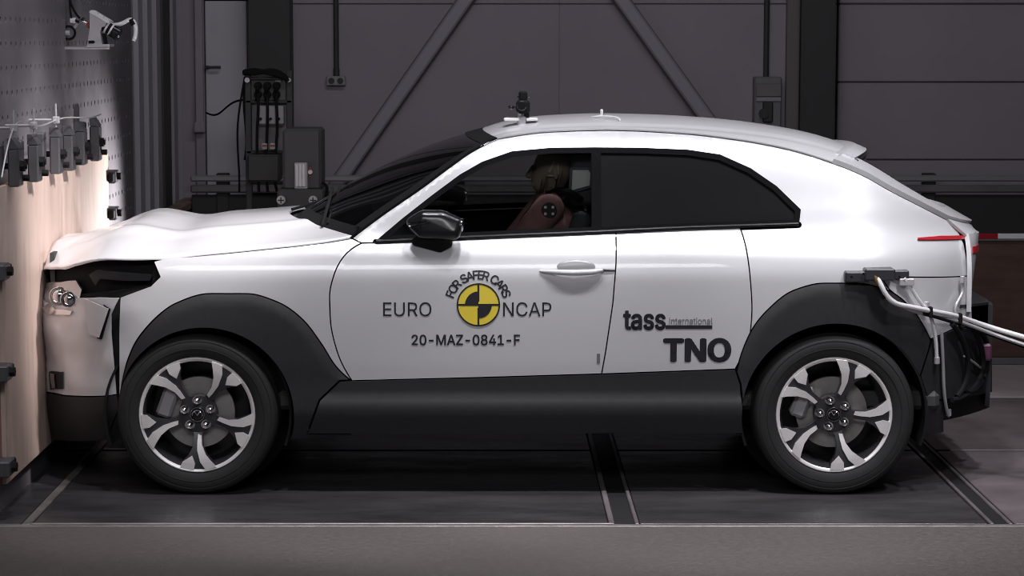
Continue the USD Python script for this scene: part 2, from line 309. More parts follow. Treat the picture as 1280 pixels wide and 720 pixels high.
obj('cover_strip', bx(a[0] + 0.01, b[0] - 0.004, YB - 0.13, YB - 0.12, bp(943, 120)[2], bp(943, 104)[2], 0.003), GUARD, t)
obj('cover_strip', bx(a[0] + 0.01, b[0] - 0.004, YB - 0.135, YB - 0.12, bp(943, 126)[2], bp(943, 121)[2], 0.003), WALL, t)
c0 = (a[0] + b[0]) / 2
obj('switch', [bx(c0 - 0.035, c0 + 0.03, YB - 0.15, YB - 0.12, bp(0, 152)[2], bp(0, 126)[2], 0.008), cyl([c0 - 0.03, YB - 0.12, bp(0, 141)[2]], [c0 - 0.03, YB - 0.165, bp(0, 141)[2]], 0.03)], COLUMN, t)
obj('conduit', cyl([bp(958, 0)[0], YB - 0.03, a[2] - 0.01], [bp(958, 0)[0], YB - 0.03, 7], 0.018), COLUMN, t)
# guard rail along the wall
t = thing('guard_rail', 'dark double guard rail running along the back wall behind the car', 'rail')
yg = YB - 0.35
for (p0, p1) in ((219, 227), (231, 241)):
    z1, z0 = bp(0, p0, yg)[2], bp(0, p1, yg)[2]; zc = (z0 + z1) / 2
    obj('rail_beam', [bx(-1.9, 9, yg - 0.02, yg + 0.02, z0, z1, 0.01)], GUARD if p0 > 225 else pbr('rail_top', (0.33, 0.32, 0.335), 0.45, 0.3), t, smooth=False)
zl = bp(0, 244, yg)[2]
obj('kick_board', bx(-1.9, 9, yg + 0.03, yg + 0.06, 0, zl, 0.006), pbr('kick_board_black', (0.035, 0.035, 0.037), 0.6), t, smooth=False)
for x in np.arange(-1.7, 8.6, 1.5): obj('rail_post', bx(x - 0.04, x + 0.04, yg + 0.02, yg + 0.1, 0, bp(0, 217, yg)[2], 0.006), COLUMN, t, smooth=False)
# corrugated cladding from the barrier to the back wall, with a beam at its foot
wl = thing('wall_left', kind='structure')
yf = atx(167, 200, X1)[1]
prof = []; yy = yf + 0.02; k = 0
while yy < YB - 0.02:
    prof += [(yy, 0.0), (yy + 0.17, 0.0), (yy + 0.20, -0.05), (yy + 0.33, -0.05), (yy + 0.36, 0.0)]; yy += 0.36
prof = np.array(prof); n = len(prof)
V = np.vstack([np.c_[X1 - 0.02 + prof[:, 1], prof[:, 0], np.full(n, z)] for z in (0.0, 7.0)])
Fc = grid_faces(2, n)[:, ::-1]
obj('cladding_sheet', solidify(V, Fc, 0.004), CORR, wl, smooth=False)
obj('post', bx(X1 - 0.1, X1 + 0.0, atx(204, 0, X1)[1], atx(212, 0, X1)[1], 0, 7, 0.006), COLUMN, wl, smooth=False)
z0 = aty(172, 284, yf)[2]
obj('beam', bx(X1 - 0.02, X1 + 0.07, yf + 0.01, yf + 2.3, 0.80, 0.86, 0.012), RUST, wl, smooth=False)
obj('lower_wall', bx(X1 - 0.03, X1 + 0.02, yf + 0.01, YB, 0, 0.79, 0.004), COLUMN, wl, smooth=False)
DARKR = pbr('hall_dark', (0.09, 0.088, 0.095), 0.8)
obj('wall_right', bx(9, 9.2, -15, YB + 0.3, -0.3, 7, 0.002), DARKR, smooth=False, kind='structure')
obj('wall_front', bx(-9, 9, -15.2, -15, -0.3, 7, 0.002), DARKR, smooth=False, kind='structure')
obj('ceiling', bx(-9.2, 9.2, -15.2, YB + 0.3, 7, 7.2, 0.002), DARKR, smooth=False, kind='structure')

# ================================================================== CRASH BARRIER
t = thing('crash_barrier', 'massive grey steel barrier block with a grid of bolt holes at left', 'barrier')
Y0 = -1.2
plate = sbox(Y0, 0.0, yf, 3.2)
zrow = np.arange(0.28, 3.2, 0.1) + (atx(10, 86, X1)[2] - 0.28) % 0.1
holes = [Point(y, z).buffer(0.013, 3) for z in zrow[:-1] for y in np.arange(Y0 + 0.08, yf - 0.04, 0.1) if z > 1.45 or y > 1.75 and z > 0.5]
pl = extrude(plate.difference(unary_union(holes)), 0.03)
pl.vertices = np.c_[X1 - 0.03 + pl.vertices[:, 2], pl.vertices[:, 0], pl.vertices[:, 1]]; pl.fix_normals()
obj('face_plate', pl, STEEL, t, smooth=False)
obj('concrete_block', bx(X1 - 2.5, X1 - 0.06, Y0, yf - 0.02, 0, 3.2, 0.03), DARKR, t, smooth=False)
obj('backing_plate', bx(X1 - 0.06, X1 - 0.031, Y0, yf - 0.01, 0, 3.2, 0.002), SHELL, t, smooth=False)
bm = []
for z in (1.35, 0.75, 0.25):
    pass
yA, yM, yE = atx(4, 400, X0)[1], atx(79, 300, X0)[1], atx(137, 300, X0)[1]
zT, zB = atx(60, 215, X0)[2], atx(10, 604, X0)[2]
for nm, a, b, mt, lab in (('plywood_sheet', yA, yM - 0.003, PLY, 'pinkish plywood panel on the barrier, nearer the camera, with the crushed nose against it'),
                          ('plywood_sheet', yM + 0.003, yE, PLY2, 'pale plywood panel on the barrier behind the car bonnet, farther from the camera')):
    pt = thing(nm, lab, 'plywood', group='plywood facing boards')
    obj('board', bx(X0 - 0.018, X0, a, b, zB, zT, 0.001), mt, pt, smooth=False)
    obj('core_ply', bx(X0 - 0.036, X0 - 0.0185, a + 0.001, b - 0.001, zB + 0.001, zT - 0.001, 0.001), PLYE, pt, smooth=False)
def wall_clamp(px, py0, py1, lab):
    c = thing('plywood_clamp', lab, 'clamp', group='steel clamps over the plywood top')
    p = atx(px, py1, X0 + 0.05); q = atx(px, py0, X0 + 0.05); y = p[1]; z0, z1 = p[2], q[2]
    obj('front_bar', bx(X0 + 0.005, X0 + 0.05, y - 0.045, y + 0.045, z0, z1 - 0.03, 0.006), STEELD, c, smooth=False)
    obj('chamfered_tip', hullbox(X0 + 0.005, X0 + 0.05, y - 0.045, y + 0.045, z1 - 0.03, z1 + 0.012), STEELD, c, smooth=False)
    obj('rear_bar', bx(X1, X1 + 0.035, y - 0.09, y - 0.03, z0 + 0.05, z1 - 0.01, 0.006), STEELD, c, smooth=False)
    zm = z0 + (z1 - z0) * 0.45
    obj('spacer_bolt', cyl([X1, y - 0.01, zm], [X0 + 0.075, y - 0.01, zm], 0.013, n=10), BLACK, c)
    obj('nut', cyl([X0 + 0.05, y - 0.01, zm], [X0 + 0.068, y - 0.01, zm], 0.024, n=6), BLACK, c, smooth=False)
    obj('lock_nut', cyl([X0 + 0.05, y + 0.035, zm - 0.05], [X0 + 0.075, y + 0.035, zm - 0.05], 0.015, n=6), BLACK, c, smooth=False)
def hullbox(x0, x1, y0, y1, z0, z1):
    return trimesh.convex.convex_hull(np.array([(x0, y0, z0), (x1, y0, z0), (x0, y1, z0), (x1, y1, z0), (x0, y0, z1), (x0, y1, z1), (x0 + 0.4 * (x1 - x0), y0, z1), (x0 + 0.4 * (x1 - x0), y1, z1)]))
CL = [(27, 176, 233), (51, 171, 227), (77.5, 162, 217), (93.5, 160, 213), (108, 155, 206), (126, 149, 201)]
CN = ['leftmost dark steel clamp gripping the top of the near plywood panel', 'second steel clamp from the left on the plywood top', 'steel clamp above the seam between the two plywood panels',
      'steel clamp just right of the plywood seam, fourth from the left', 'fifth steel clamp from the left, on the far plywood panel', 'rightmost steel clamp at the far corner of the plywood']
for c, l in zip(CL, CN): wall_clamp(*c, l)
# side brackets
for (px, py, far, lab) in ((6, 337, 0, 'upper dark bracket on the left edge of the plywood'), (8, 462, 0, 'middle dark bracket on the left edge of the plywood'), (9, 580, 0, 'lowest dark bracket on the left edge of the plywood'),
                           (143, 221, 1, 'upper dark bracket beside the far right edge of the plywood'), (143, 267, 1, 'lower dark bracket beside the far right edge of the plywood')):
    c = thing('edge_bracket', lab, 'bracket', group='plywood edge brackets')
    y = yE if far else yA; p = aty(px, py, y); s = 1 if far else -1
    obj('block', bx(X1, X0 + 0.035, y + s * 0.005, y + s * 0.12, p[2] - 0.035, p[2] + 0.03, 0.006), STEELD, c, smooth=False)
    obj('tab', bx(X0 + 0.002, X0 + 0.03, y - s * 0.05, y + s * 0.01, p[2] - 0.025, p[2] + 0.02, 0.005), BLACK, c, smooth=False)
    obj('bolt', cyl([X0 + 0.03, y + s * 0.06, p[2]], [X0 + 0.055, y + s * 0.06, p[2]], 0.02, n=6), BLACK, c, smooth=False)
# thin wire with upright rods over the clamps
w = thing('trigger_wire', 'thin pale wire strung on upright rods above the clamps', 'wire')
rods = [atx(px, py, X1 + 0.115) for px, py in ((17, 160), (42, 157), (70, 150))]; far = [atx(98, 147, X1 + 0.115), atx(126, 143, X1 + 0.115)]
obj('wire', tube([atx(2, 222, X1 + 0.115), atx(8, 190, X1 + 0.115)] + rods + far, 0.0035, 6, 60), SILVERC, w)
for r in rods: obj('rod', cyl(r - [0, 0, 0.03], r + [0, 0, 0.07], 0.0045, n=8), SILVERC, w); obj('rod_clip', [cbox(r, (0.03, 0.02, 0.03), 0.003), cyl(r, [X1, r[1], r[2]], 0.006, n=8)], SILVERC, w, smooth=False)

# high-speed camera on the barrier face (stands off the wall on a bracket)
yc_ = 1.32
def wq(px, py, dy=0.0): return aty(px, py, yc_ + dy)
c = thing('barrier_camera', 'pale bracketed video camera with white hose mounted high on the barrier', 'camera')
def plate_px(pts, y0, y1):
    P = np.array([aty(x, y, yc_ + y0)[[0, 2]] for x, y in pts]); m = extrude(Polygon(P), y1 - y0)
    m.vertices = np.c_[m.vertices[:, 0], yc_ + y0 + m.vertices[:, 2], m.vertices[:, 1]]; m.fix_normals(); return m
obj('bracket_side', plate_px([(109, 58), (112, 36), (112, 15), (115, 15), (134, 27), (131, 33), (127, 34), (125, 40), (128, 58)], -0.03, -0.018), GREYM, c, smooth=False)
obj('bracket_side', plate_px([(109, 58), (112, 36), (112, 15), (115, 15), (134, 27), (131, 33), (127, 34), (125, 40), (128, 58)], 0.05, 0.062), GREYM, c, smooth=False)
obj('bracket_foot', plate_px([(108, 59), (109, 56), (137, 55), (137, 58.5)], -0.05, 0.08), GREYM, c, smooth=False)
obj('top_plate', plate_px([(111, 15), (114, 12.5), (137, 26.5), (135, 29.5)], -0.045, 0.075), LIGHTPL, c, smooth=False)
for k in range(3):
    x, y = 116 + 7.2 * k, 12.6 + 4.2 * k
    obj('terminal', plate_px([(x, y), (x + 6, y + 3.6), (x + 5, y + 5.2), (x - 1, y + 1.6)], -0.03, 0.02), WHITE, c, smooth=False)
obj('bracket_slot', plate_px([(110.5, 51), (117, 50.5), (119, 52.5), (117, 54.5), (110.5, 54.5)], -0.0315, -0.029), BLACK, c, smooth=False)
obj('strut', plate_px([(127, 42), (132, 42), (134, 55), (130, 55)], -0.02, 0.0), BLACK, c, smooth=False)
obj('camera_body', cyl(wq(128, 31), wq(139, 37), 0.026, n=20, ch=0.004), BLACK, c)
obj('lens_barrel', cyl(wq(138, 37), wq(150, 43.5), 0.030, 0.033, n=24, ch=0.004), TRIM, c)
for a_, b_ in (((133, 33.8), (135, 35)), ((138.5, 36.8), (140.5, 38))): obj('silver_ring', cyl(wq(*a_), wq(*b_), 0.031, n=24), LIGHTPL, c)
obj('lens_screw', ball(wq(148, 45.5, -0.035), 0.006, 1), CHROME, c)
obj('hose', tube([wq(138, 31, 0.03), wq(148, 30.5), wq(157, 27), wq(164, 24.5), wq(167.5, 27.5), wq(169.5, 34), wq(169.5, 42), wq(167, 51)], 0.0095, 10, 40), WHITE, c)
obj('hose_clip', cyl(wq(163.5, 24), wq(167.5, 31), 0.013, n=10), BLACK, c)
obj('red_clamp', plate_px([(107.5, 31), (112, 25), (113.5, 31), (109.5, 35)], -0.02, 0.03), REDM, c, smooth=False)
obj('connector', cyl(wq(100, 26), wq(109, 30), 0.011, n=14, ch=0.002), CHROME, c); obj('connector_nut', cyl(wq(101.5, 24.5), wq(104, 26.5), 0.018, n=8), CHROME, c, smooth=False)
obj('elbow', [cyl(wq(88, 25.5), wq(94, 25.5), 0.011, n=12), cyl(wq(92.5, 22), wq(92, 29), 0.009, n=12)], LIGHTPL, c)
obj('cable', [tube([wq(87, -6), wq(87.5, 10), wq(89.5, 24)], 0.005), tube([wq(87, -6), wq(92, 12), wq(100, 23)], 0.0055), tube([wq(94, 25), wq(97, 27), wq(101, 26)], 0.006)], BLACK, c)
obj('ring_mount', torus(wq(86, 41), 0.030, 0.006, (0.15, 1, 0)), BLACK, c); obj('ring_stud', cyl(np.array([X1, yc_, wq(80, 41)[2]]), wq(81.5, 41) * [0, 1, 1] + [X1 + 0.02, 0, 0], 0.012, n=12), GREYM, c)
obj('ring_arm', cyl(wq(92, 36), wq(97, 29), 0.007, n=10), GREYM, c)
zr = wq(90, 60)[2]
obj('tray_rod', cyl(np.array([X1, yc_ - 0.03, zr]), wq(137, 60, -0.03), 0.006, n=8), GREYM, c); obj('tray_rod', cyl(np.array([X1, yc_ + 0.06, zr]), wq(137, 60, 0.06), 0.006, n=8), GREYM, c)
# ================================================================== THE CAR
CW = 1.80
PROF = PchipInterpolator([0.0, 0.15, 0.26, 0.36, 0.47, 0.56, 0.75, 0.90, 0.985, 1.03, 1.075, 1.10, 1.20, 1.45, 1.50, 1.56, 1.7],
                         [0.16, 0.11, 0.05, 0.012, 0.010, 0.004, 0.0, 0.004, 0.022, 0.048, 0.088, 0.105, 0.15, 0.275, 0.33, 0.45, 0.7])
XF, XR = X0 + 0.006, 2.22
def plan(x, z=0.7):
    x = np.asarray(x, float)
    f = 0.40 * np.clip((-1.35 - x) / 0.575, 0, 1.1) ** 2.5
    r = 0.55 * np.clip((x - 1.45) / 0.77, 0, 1.1) ** 2.3
    return f + r
def S(x, z): return PROF(np.clip(z, 0, 1.7)) + plan(x, z)
def onS(px, py, off=0.0):
    y = 0.05
    for _ in range(40):
        p = aty(px, py, y); y = 0.5 * y + 0.5 * float(S(p[0], p[2]) - off)
    p = aty(px, py, y); return np.array([p[0], S(p[0], p[2]) - off, p[2]])
def crumple(V):
    V = np.array(V, float); w = np.clip((-1.25 - V[:, 0]) / 0.65, 0, 1) ** 1.6 * np.clip((V[:, 2] - 0.25) / 0.3, 0, 1)
    n1, n2, n3 = (meshkit.fbm(V * [4.2, 3.0, 4.5], 3, s) - 0.5 for s in (3, 11, 23))
    V[:, 2] += w * 0.09 * n1; V[:, 1] += w * 0.11 * n2; V[:, 0] += w * 0.04 * n3
    V[:, 0] = np.maximum(V[:, 0], X0 + 0.002); return V
def XZ(pts): return [tuple(onS(*p)[[0, 2]]) for p in pts]
def sm(pts, k=6): return [tuple(p) for p in pspline(pts, k * len(pts))]
def fill(poly, h):
    """Even triangles over a shapely polygon."""
    poly = poly.buffer(0); geoms = [g for g in getattr(poly, 'geoms', [poly]) if g.area > 2e-5]; Vs, Fs, o = [], [], 0
    for g in geoms:
        pts = []
        for ring in [g.exterior, *g.interiors]:
            c = np.array(ring.coords)
            for a, b in zip(c[:-1], c[1:]):
                k = max(1, int(math.ceil(np.linalg.norm(b - a) / h))); pts += [a + (b - a) * t for t in np.arange(k) / k]
        x0, z0, x1, z1 = g.bounds
        gx, gz = np.meshgrid(np.arange(x0 + h / 2, x1, h), np.arange(z0 + h / 2, z1, h)); gx = gx + (np.arange(gx.shape[0])[:, None] % 2) * h / 2
        inner = g.buffer(-0.45 * h)
        q = np.c_[gx.ravel(), gz.ravel()]
        if not inner.is_empty: q = q[shapely.contains_xy(inner, q[:, 0], q[:, 1])]
        else: q = q[:0]
        P = np.vstack([np.array(pts), q]); P = np.unique(np.round(P, 6), axis=0)
        T = Delaunay(P).simplices; c = P[T].mean(1); T = T[shapely.contains_xy(g, c[:, 0], c[:, 1])]
        A = P[T]; ar = np.cross(A[:, 1] - A[:, 0], A[:, 2] - A[:, 0]); T = T[np.abs(ar) > 1e-9]; ar = ar[np.abs(ar) > 1e-9]; T[ar < 0] = T[ar < 0][:, ::-1]
        Vs.append(P); Fs.append(T + o); o += len(P)
    return np.vstack(Vs), np.vstack(Fs)
def lift(poly, off=0.0, h=0.022, thick=0.014, far=False, crush=False, bulge=None, back=True):
    P, T = fill(poly, h)
    y = S(P[:, 0], P[:, 1]) - off
    if bulge is not None: y = y - bulge(P[:, 0], P[:, 1])
    V = np.c_[P[:, 0], y, P[:, 1]]
    if crush: V = crumple(V)
    if far: V[:, 1] = CW - V[:, 1]; T = T[:, ::-1]
    return solidify(V, T, (0, -thick if far else thick, 0), back)
car = thing('crash_test_car', 'white crossover coupe with black cladding, its nose crushed against the plywood barrier', 'car')

# --- wheel positions
WF, WR = aty(246, 518, 0.01), aty(1043, 515, 0.01); RT = 0.338; ZW = RT
RIM = 0.241
# --- outlines traced on the body side
arcF = sm([(148, 512), (152, 480), (165, 437), (190, 402), (220, 379), (262, 367), (308, 367), (348, 378), (378, 399), (402, 430), (420, 458), (438, 475)])
arcR = sm([(918, 481), (923, 455), (940, 412), (962, 385), (992, 363), (1030, 354), (1070, 354), (1108, 362), (1138, 384), (1160, 418), (1172, 452)])
hood_e = [(52, 336), (95, 333), (150, 328), (258, 319), (340, 311), (400, 304.5), (440, 298)]
ws_e = [(440, 298), (480, 268), (525, 237), (560, 211), (590, 190), (622, 174)]
roof_e = [(622, 174), (690, 165), (760, 163), (850, 167), (920, 175), (980, 186), (1040, 204)]
hatch_e = [(1040, 204), (1080, 220), (1110, 237), (1145, 255), (1182, 274)]
hood_e, ws_e, roof_e, hatch_e = sm(hood_e), sm(ws_e), sm(roof_e), sm(hatch_e)
gapF = sm([(452, 304), (432, 318), (418, 342), (412, 370), (413, 400), (421, 438), (440, 476)], 4); gapR = sm([(925, 284), (933, 312), (938, 350), (940, 385), (938, 415), (924, 452)], 4)
P_ = lambda pts: Polygon(XZ(pts)).buffer(0)
belt = [(470, 303), (560, 299), (650, 295), (745, 291), (850, 286), (940, 283), (998, 281)]
win1 = P_([(470, 302), (503, 274), (540, 245), (575, 219), (603, 203), (640, 190), (690, 185.5), (745, 185), (745.5, 290), (650, 294), (560, 298)])
win2 = P_([(745, 185), (800, 185.5), (860, 188), (900, 194), (938, 211), (970, 233), (1000, 262), (998, 280), (940, 282), (850, 285), (745.5, 290)])
wheelF, wheelR = Point(WF[0] + 0.035, ZW).buffer(0.368, 48), Point(WR[0], ZW).buffer(0.385, 48)
archF = P_(arcF + [(440, 545), (130, 560)]); archR = P_(arcR + [(1180, 545), (920, 545)])
whole = P_(hood_e[::-1] + [(52, 560), (1240, 560), (1240, 440), (1214, 395), (1210, 345), (1205, 305), (1196, 284)] + hatch_e[::-1] + roof_e[::-1] + ws_e[::-1][1:])
GAP = 0.0028
def cut(g, *others):
    for o in others: g = g.difference(o)
    return g
fenderP = P_([(150, 372), (188, 358), (200, 346), (192, 327)] + [p for p in hood_e if p[0] > 200] + gapF + arcF[::-1])
doorP = P_([(470, 303.5), (560, 299.5), (650, 295.5), (745, 291.5), (770, 290.5), (770, 330), (766, 380), (757, 440), (752, 467.5), (600, 472)] + gapF[::-1])
rdoorP = P_([(770, 290.5), (850, 286.5)] + gapR + [(919, 461.5), (752, 467.5), (757, 440), (766, 380), (770, 330)])
bumperF = P_([(50, 374), (100, 373), (150, 372), (140, 395), (142, 440), (146, 492), (52, 490)])
valance = P_([(50, 490), (146, 492), (150, 512), (150, 548), (52, 548)])
sillP = P_([(425, 476), (600, 472), (752, 467.5), (919, 461.5), (925, 480), (930, 541), (385, 541), (400, 500)])
rlow = P_([(1165, 423), (1190, 412), (1214, 408), (1240, 430), (1240, 490), (1160, 500), (1150, 470)])
rbump = P_([(1100, 345), (1212, 345), (1216, 408), (1190, 412), (1163, 424), (1138, 384), (1112, 362)])
tailP = P_([(1146, 296), (1175, 293.5), (1205, 293), (1206, 299), (1146, 300)])
quarterP = whole
side = cut(whole, win1, win2, P_([(30, 560), (30, 372), (150, 372), (188, 358), (200, 346), (192, 327), (150, 320), (30, 330)]), fenderP, doorP, rdoorP, archF, archR, sillP, rlow, rbump, Polygon(XZ([(120, 460), (440, 476), (919, 461), (1180, 470), (1250, 480), (1250, 580), (120, 580)])))
side = side.difference(LineString(XZ(belt)).buffer(0.011))
side = max(getattr(side, 'geoms', [side]), key=lambda g: g.area)
def flare(poly_edge):
    ring = poly_edge.exterior if hasattr(poly_edge, 'exterior') else poly_edge
    def f(x, z):
        d = shapely.distance(shapely.points(x, z), ring); return 0.012 * np.clip(d / 0.035, 0, 1) ** 0.6
    return f
fa = cut(archF.intersection(whole.buffer(0.05)), wheelF, sillP.buffer(GAP)); ra = cut(archR, wheelR, sillP.buffer(GAP), rlow.buffer(GAP))
fa = fa.difference(sbox(-9, -1, 9, 0.16)); ra = ra.difference(sbox(-9, -1, 9, 0.22))
DOOR = {}
beltB = LineString(XZ(belt)).buffer(0.004)
for far in (False, True):
    H = 0.05 if far else 0.022
    def panel(name, poly, mat, off=0.0, label=None, shrink=GAP, smooth=40, **k):
        m = lift(poly.buffer(-shrink), off, H, far=far, **k)
        return obj(name, m, mat, car, smooth=smooth, label=label)
    panel('side_frame', side, PAINT)
    panel('front_fender', fenderP.difference(archF), PAINT, crush=True)
    DOOR[far, 0] = panel('front_door', cut(doorP, win1, beltB), PAINT)
    DOOR[far, 1] = panel('rear_door', cut(rdoorP, archR, win2, beltB), PAINT)
    panel('arch_cladding', fa, CLAD, bulge=flare(archF)); panel('arch_cladding', ra, CLAD, bulge=flare(archR))
    panel('sill_cladding', cut(sillP, wheelF, wheelR).difference(sbox(-9, -1, 9, float(onS(600, 541)[2]))), CLAD, 0.008, bulge=lambda x, z: 0.016 * np.clip((0.415 - z) / 0.02, 0, 1))
    panel('front_bumper', bumperF.difference(archF), PAINT, crush=True, label=None if far else 'crumpled grey-white front bumper skin')
    panel('front_valance', valance.difference(archF), CLAD, 0.004, crush=True)
    panel('rear_bumper', cut(rbump, archR), PAINT); panel('rear_valance', rlow, CLAD, 0.01)
    tl = panel('tail_light', tailP, RED, 0.012)
    # windows: black surround, glass, belt strip
    for w, g, nm in ((win1, CLEAR, 'front_window'), (win2, PRIV, 'rear_window')):
        gl = obj(nm, lift(w.buffer(-0.012), -0.008, 0.05, 0.004, far), g, car, smooth=True)
        obj('window_seal', lift(w.buffer(0.003).difference(w.buffer(-0.020)), 0.003, 0.03, 0.022, far), SEAL, gl)
    b = [onS(*p) for p in belt]; b = [(p[0], (CW - (p[1] - 0.004)) if far else p[1] - 0.004, p[2] + 0.004) for p in b]
    obj('belt_strip', tube(b, 0.008, 8, 30), TRIM, car)
    inner = cut(whole.buffer(-0.02), win1.buffer(0.01), win2.buffer(0.01), wheelF, wheelR, sbox(-9, -1, 9, 0.27), sbox(-9, -1, XF + 0.03, 3), P_([(30, 560), (30, 372), (188, 358), (192, 327), (150, 320), (30, 330)]))
    obj('inner_side', lift(inner, -0.035, 0.06, 0.02, far, crush=False), SHELL, car)

# --- fuel flap line and door shut details
# --- upper surfaces: hood, windscreen, roof, hatch
def cross(edge, centre, m=25, pw=2.0):
    V = []
    for e, c in zip(edge, centre):
        for u in np.linspace(-1, 1, m):
            a = abs(u); V.append((c[0] + (e[0] - c[0]) * a ** 2, CW / 2 + u * (CW / 2 - e[1]), c[2] + (e[2] - c[2]) * a ** pw))
    return np.array(V), grid_faces(len(edge), m)
def curve_at(pts, n): return pspline(np.array(pts), n)
NH = 40
he = curve_at([onS(*p) for p in hood_e], NH); he[:, 1] += 0.004
zc = PchipInterpolator([-1.93, -1.7, -1.5, -1.2, -0.88], [0.985, 1.045, 1.07, 1.085, 1.115])
cx = np.linspace(-1.92, -0.90, NH); hc = np.c_[cx, np.full(NH, CW / 2), zc(cx)]
V, Fc = cross(he, hc, 41, 2.6)
bk = np.exp(-((V[:, 0] + 1.52 + 0.12 * (V[:, 1] - 0.9) ** 2) / 0.11) ** 2) * 0.03 - np.exp(-((V[:, 0] + 1.33) / 0.08) ** 2) * 0.014; V[:, 2] += bk * np.clip(1 - np.abs(V[:, 1] - 0.9) ** 4 * 1.2, 0, 1)
for s, y0 in ((-1, 0.42), (1, 1.38)): V[:, 2] += 0.012 * np.exp(-((V[:, 1] - y0) / 0.06) ** 2) * np.clip((V[:, 0] + 1.95) / 0.3, 0, 1)
V = crumple(V); bon = solidify(V, Fc[:, ::-1], 0.012); bon.vertices[:, 0] = np.maximum(bon.vertices[:, 0], X0 + 0.001)
obj('bonnet', bon, PAINT, car, smooth=40, label='white bonnet buckled upward against the plywood')
NW = 24
we = curve_at([onS(*p) for p in ws_e], NW); wc = curve_at([aty(px, py, CW / 2) for px, py in ((372, 271), (440, 229), (505, 196), (560, 175), (604, 163))], NW)
V, Fc = cross(we, wc, 31, 2.0)
ws = obj('windscreen', solidify(V, Fc[:, ::-1], 0.005), WSG, car, smooth=True)
V2 = V.reshape(NW, 31, 3); bnd = []
for blk in (V2[:3], V2[-3:], V2[:, :2], V2[:, -2:]):
    n, m = blk.shape[:2]; bnd.append(solidify(blk.reshape(-1, 3) + [0, 0, -0.004], grid_faces(n, m)[:, ::-1], 0.012))
obj('windscreen_border', bnd, BLACK, ws, smooth=40)
# cowl panel
ce = we[0]; cowl = np.vstack([np.c_[np.array([(hc[-1][0] + (he[-1][0] - hc[-1][0]) * u * u + dx, CW / 2 + u * (CW / 2 - ce[1]), hc[-1][2] + (he[-1][2] - hc[-1][2]) * abs(u) ** 2.6 - dz) for u in np.linspace(-1, 1, 31)])] for dx, dz in ((-0.05, 0.03), (0.13, 0.035))])
obj('cowl_panel', solidify(cowl, grid_faces(2, 31)[:, ::-1], 0.02), TRIM, car)
for (u0, u1, v1) in ((-0.75, -0.05, 5), (0.1, 0.75, 4)):
    i0 = int((u0 + 1) * 15); i1 = int((u1 + 1) * 15); p0 = V2[0, i0] + [-0.03, 0, 0.03]; p1 = V2[v1, i1] + [-0.01, 0, 0.025]; pm = (V2[1, i0] + V2[v1 + 1, i1]) / 2
    wp = obj('wiper_arm', tube([p0, p1], 0.007, 8, 12), BLACK, car)
    obj('wiper_blade', tube([V2[1, i0 + 1] + [-0.01, 0, 0.012], V2[v1 + 1, i1] + [-0.01, 0, 0.012]], 0.005, 6, 12), BLACK, wp)
NR = 30
re_ = curve_at([onS(*p) for p in roof_e], NR)
rc = curve_at([aty(px, py, CW / 2) for px, py in ((604, 163), (640, 152.5), (685, 147), (752, 144.5), (820, 146), (900, 151), (965, 159), (1012, 168), (1050, 180))], NR)
V, Fc = cross(re_, rc, 41, 2.6)
for s in (0.42, 1.38): V[:, 2] -= 0.006 * np.exp(-((V[:, 1] - s) / 0.02) ** 2)
obj('roof', solidify(V + [0, 0, 0.001], Fc[:, ::-1], 0.006), PAINT, car, smooth=40)
obj('roof_lining', solidify((V - [0, 0.9, 0]) * [1, 0.95, 1] + [0, 0.9, -0.035], Fc[:, ::-1], 0.01), LINER, car, smooth=40)
NB = 20
te = curve_at([onS(*p) for p in hatch_e], NB); tc = curve_at([aty(px, py, CW / 2) for px, py in ((1056, 184), (1085, 202), (1115, 222), (1160, 250), (1207, 277))], NB)
V, Fc = cross(te, tc, 41, 2.4); V3 = V.reshape(NB, 41, 3)
hatch = obj('tailgate', [solidify(b.reshape(-1, 3), grid_faces(*b.shape[:2])[:, ::-1], 0.02) for b in (V3[:, :7], V3[:, -7:], V3[-5:, 6:35])], PAINT, car, smooth=40)
b = V3[:-4, 6:35]; obj('tailgate_glass', solidify(b.reshape(-1, 3) - [0, 0, 0.004], grid_faces(*b.shape[:2])[:, ::-1], 0.005), PRIV, hatch, smooth=True)
# spoiler over the tailgate glass
sp0, sp1 = V3[0, 4:37] + [-0.02, 0, 0.006], []
for k, u in enumerate(np.linspace(-0.8, 0.8, 33)): sp1.append(V3[0, 4 + k] + [0.075 - 0.03 * u * u, 0, -0.012 + 0.004 * u * u])
Vs = np.vstack([sp0, (sp0 + np.array(sp1)) / 2 + [0, 0, 0.012], np.array(sp1)])
spo = obj('roof_spoiler', solidify(Vs, grid_faces(3, 33)[:, ::-1], 0.016), PAINT, car, smooth=40)
obj('spoiler_underside', solidify(Vs + [0.004, 0, -0.02], grid_faces(3, 33)[:, ::-1], 0.02), TRIM, spo, smooth=40)
for u in (0, -1): e = np.array(sp1)[u]; obj('spoiler_fin', bx(e[0] - 0.10, e[0] + 0.02, e[1] - 0.01, e[1] + 0.01, e[2] - 0.07, e[2] + 0.005, 0.004), TRIM, spo)
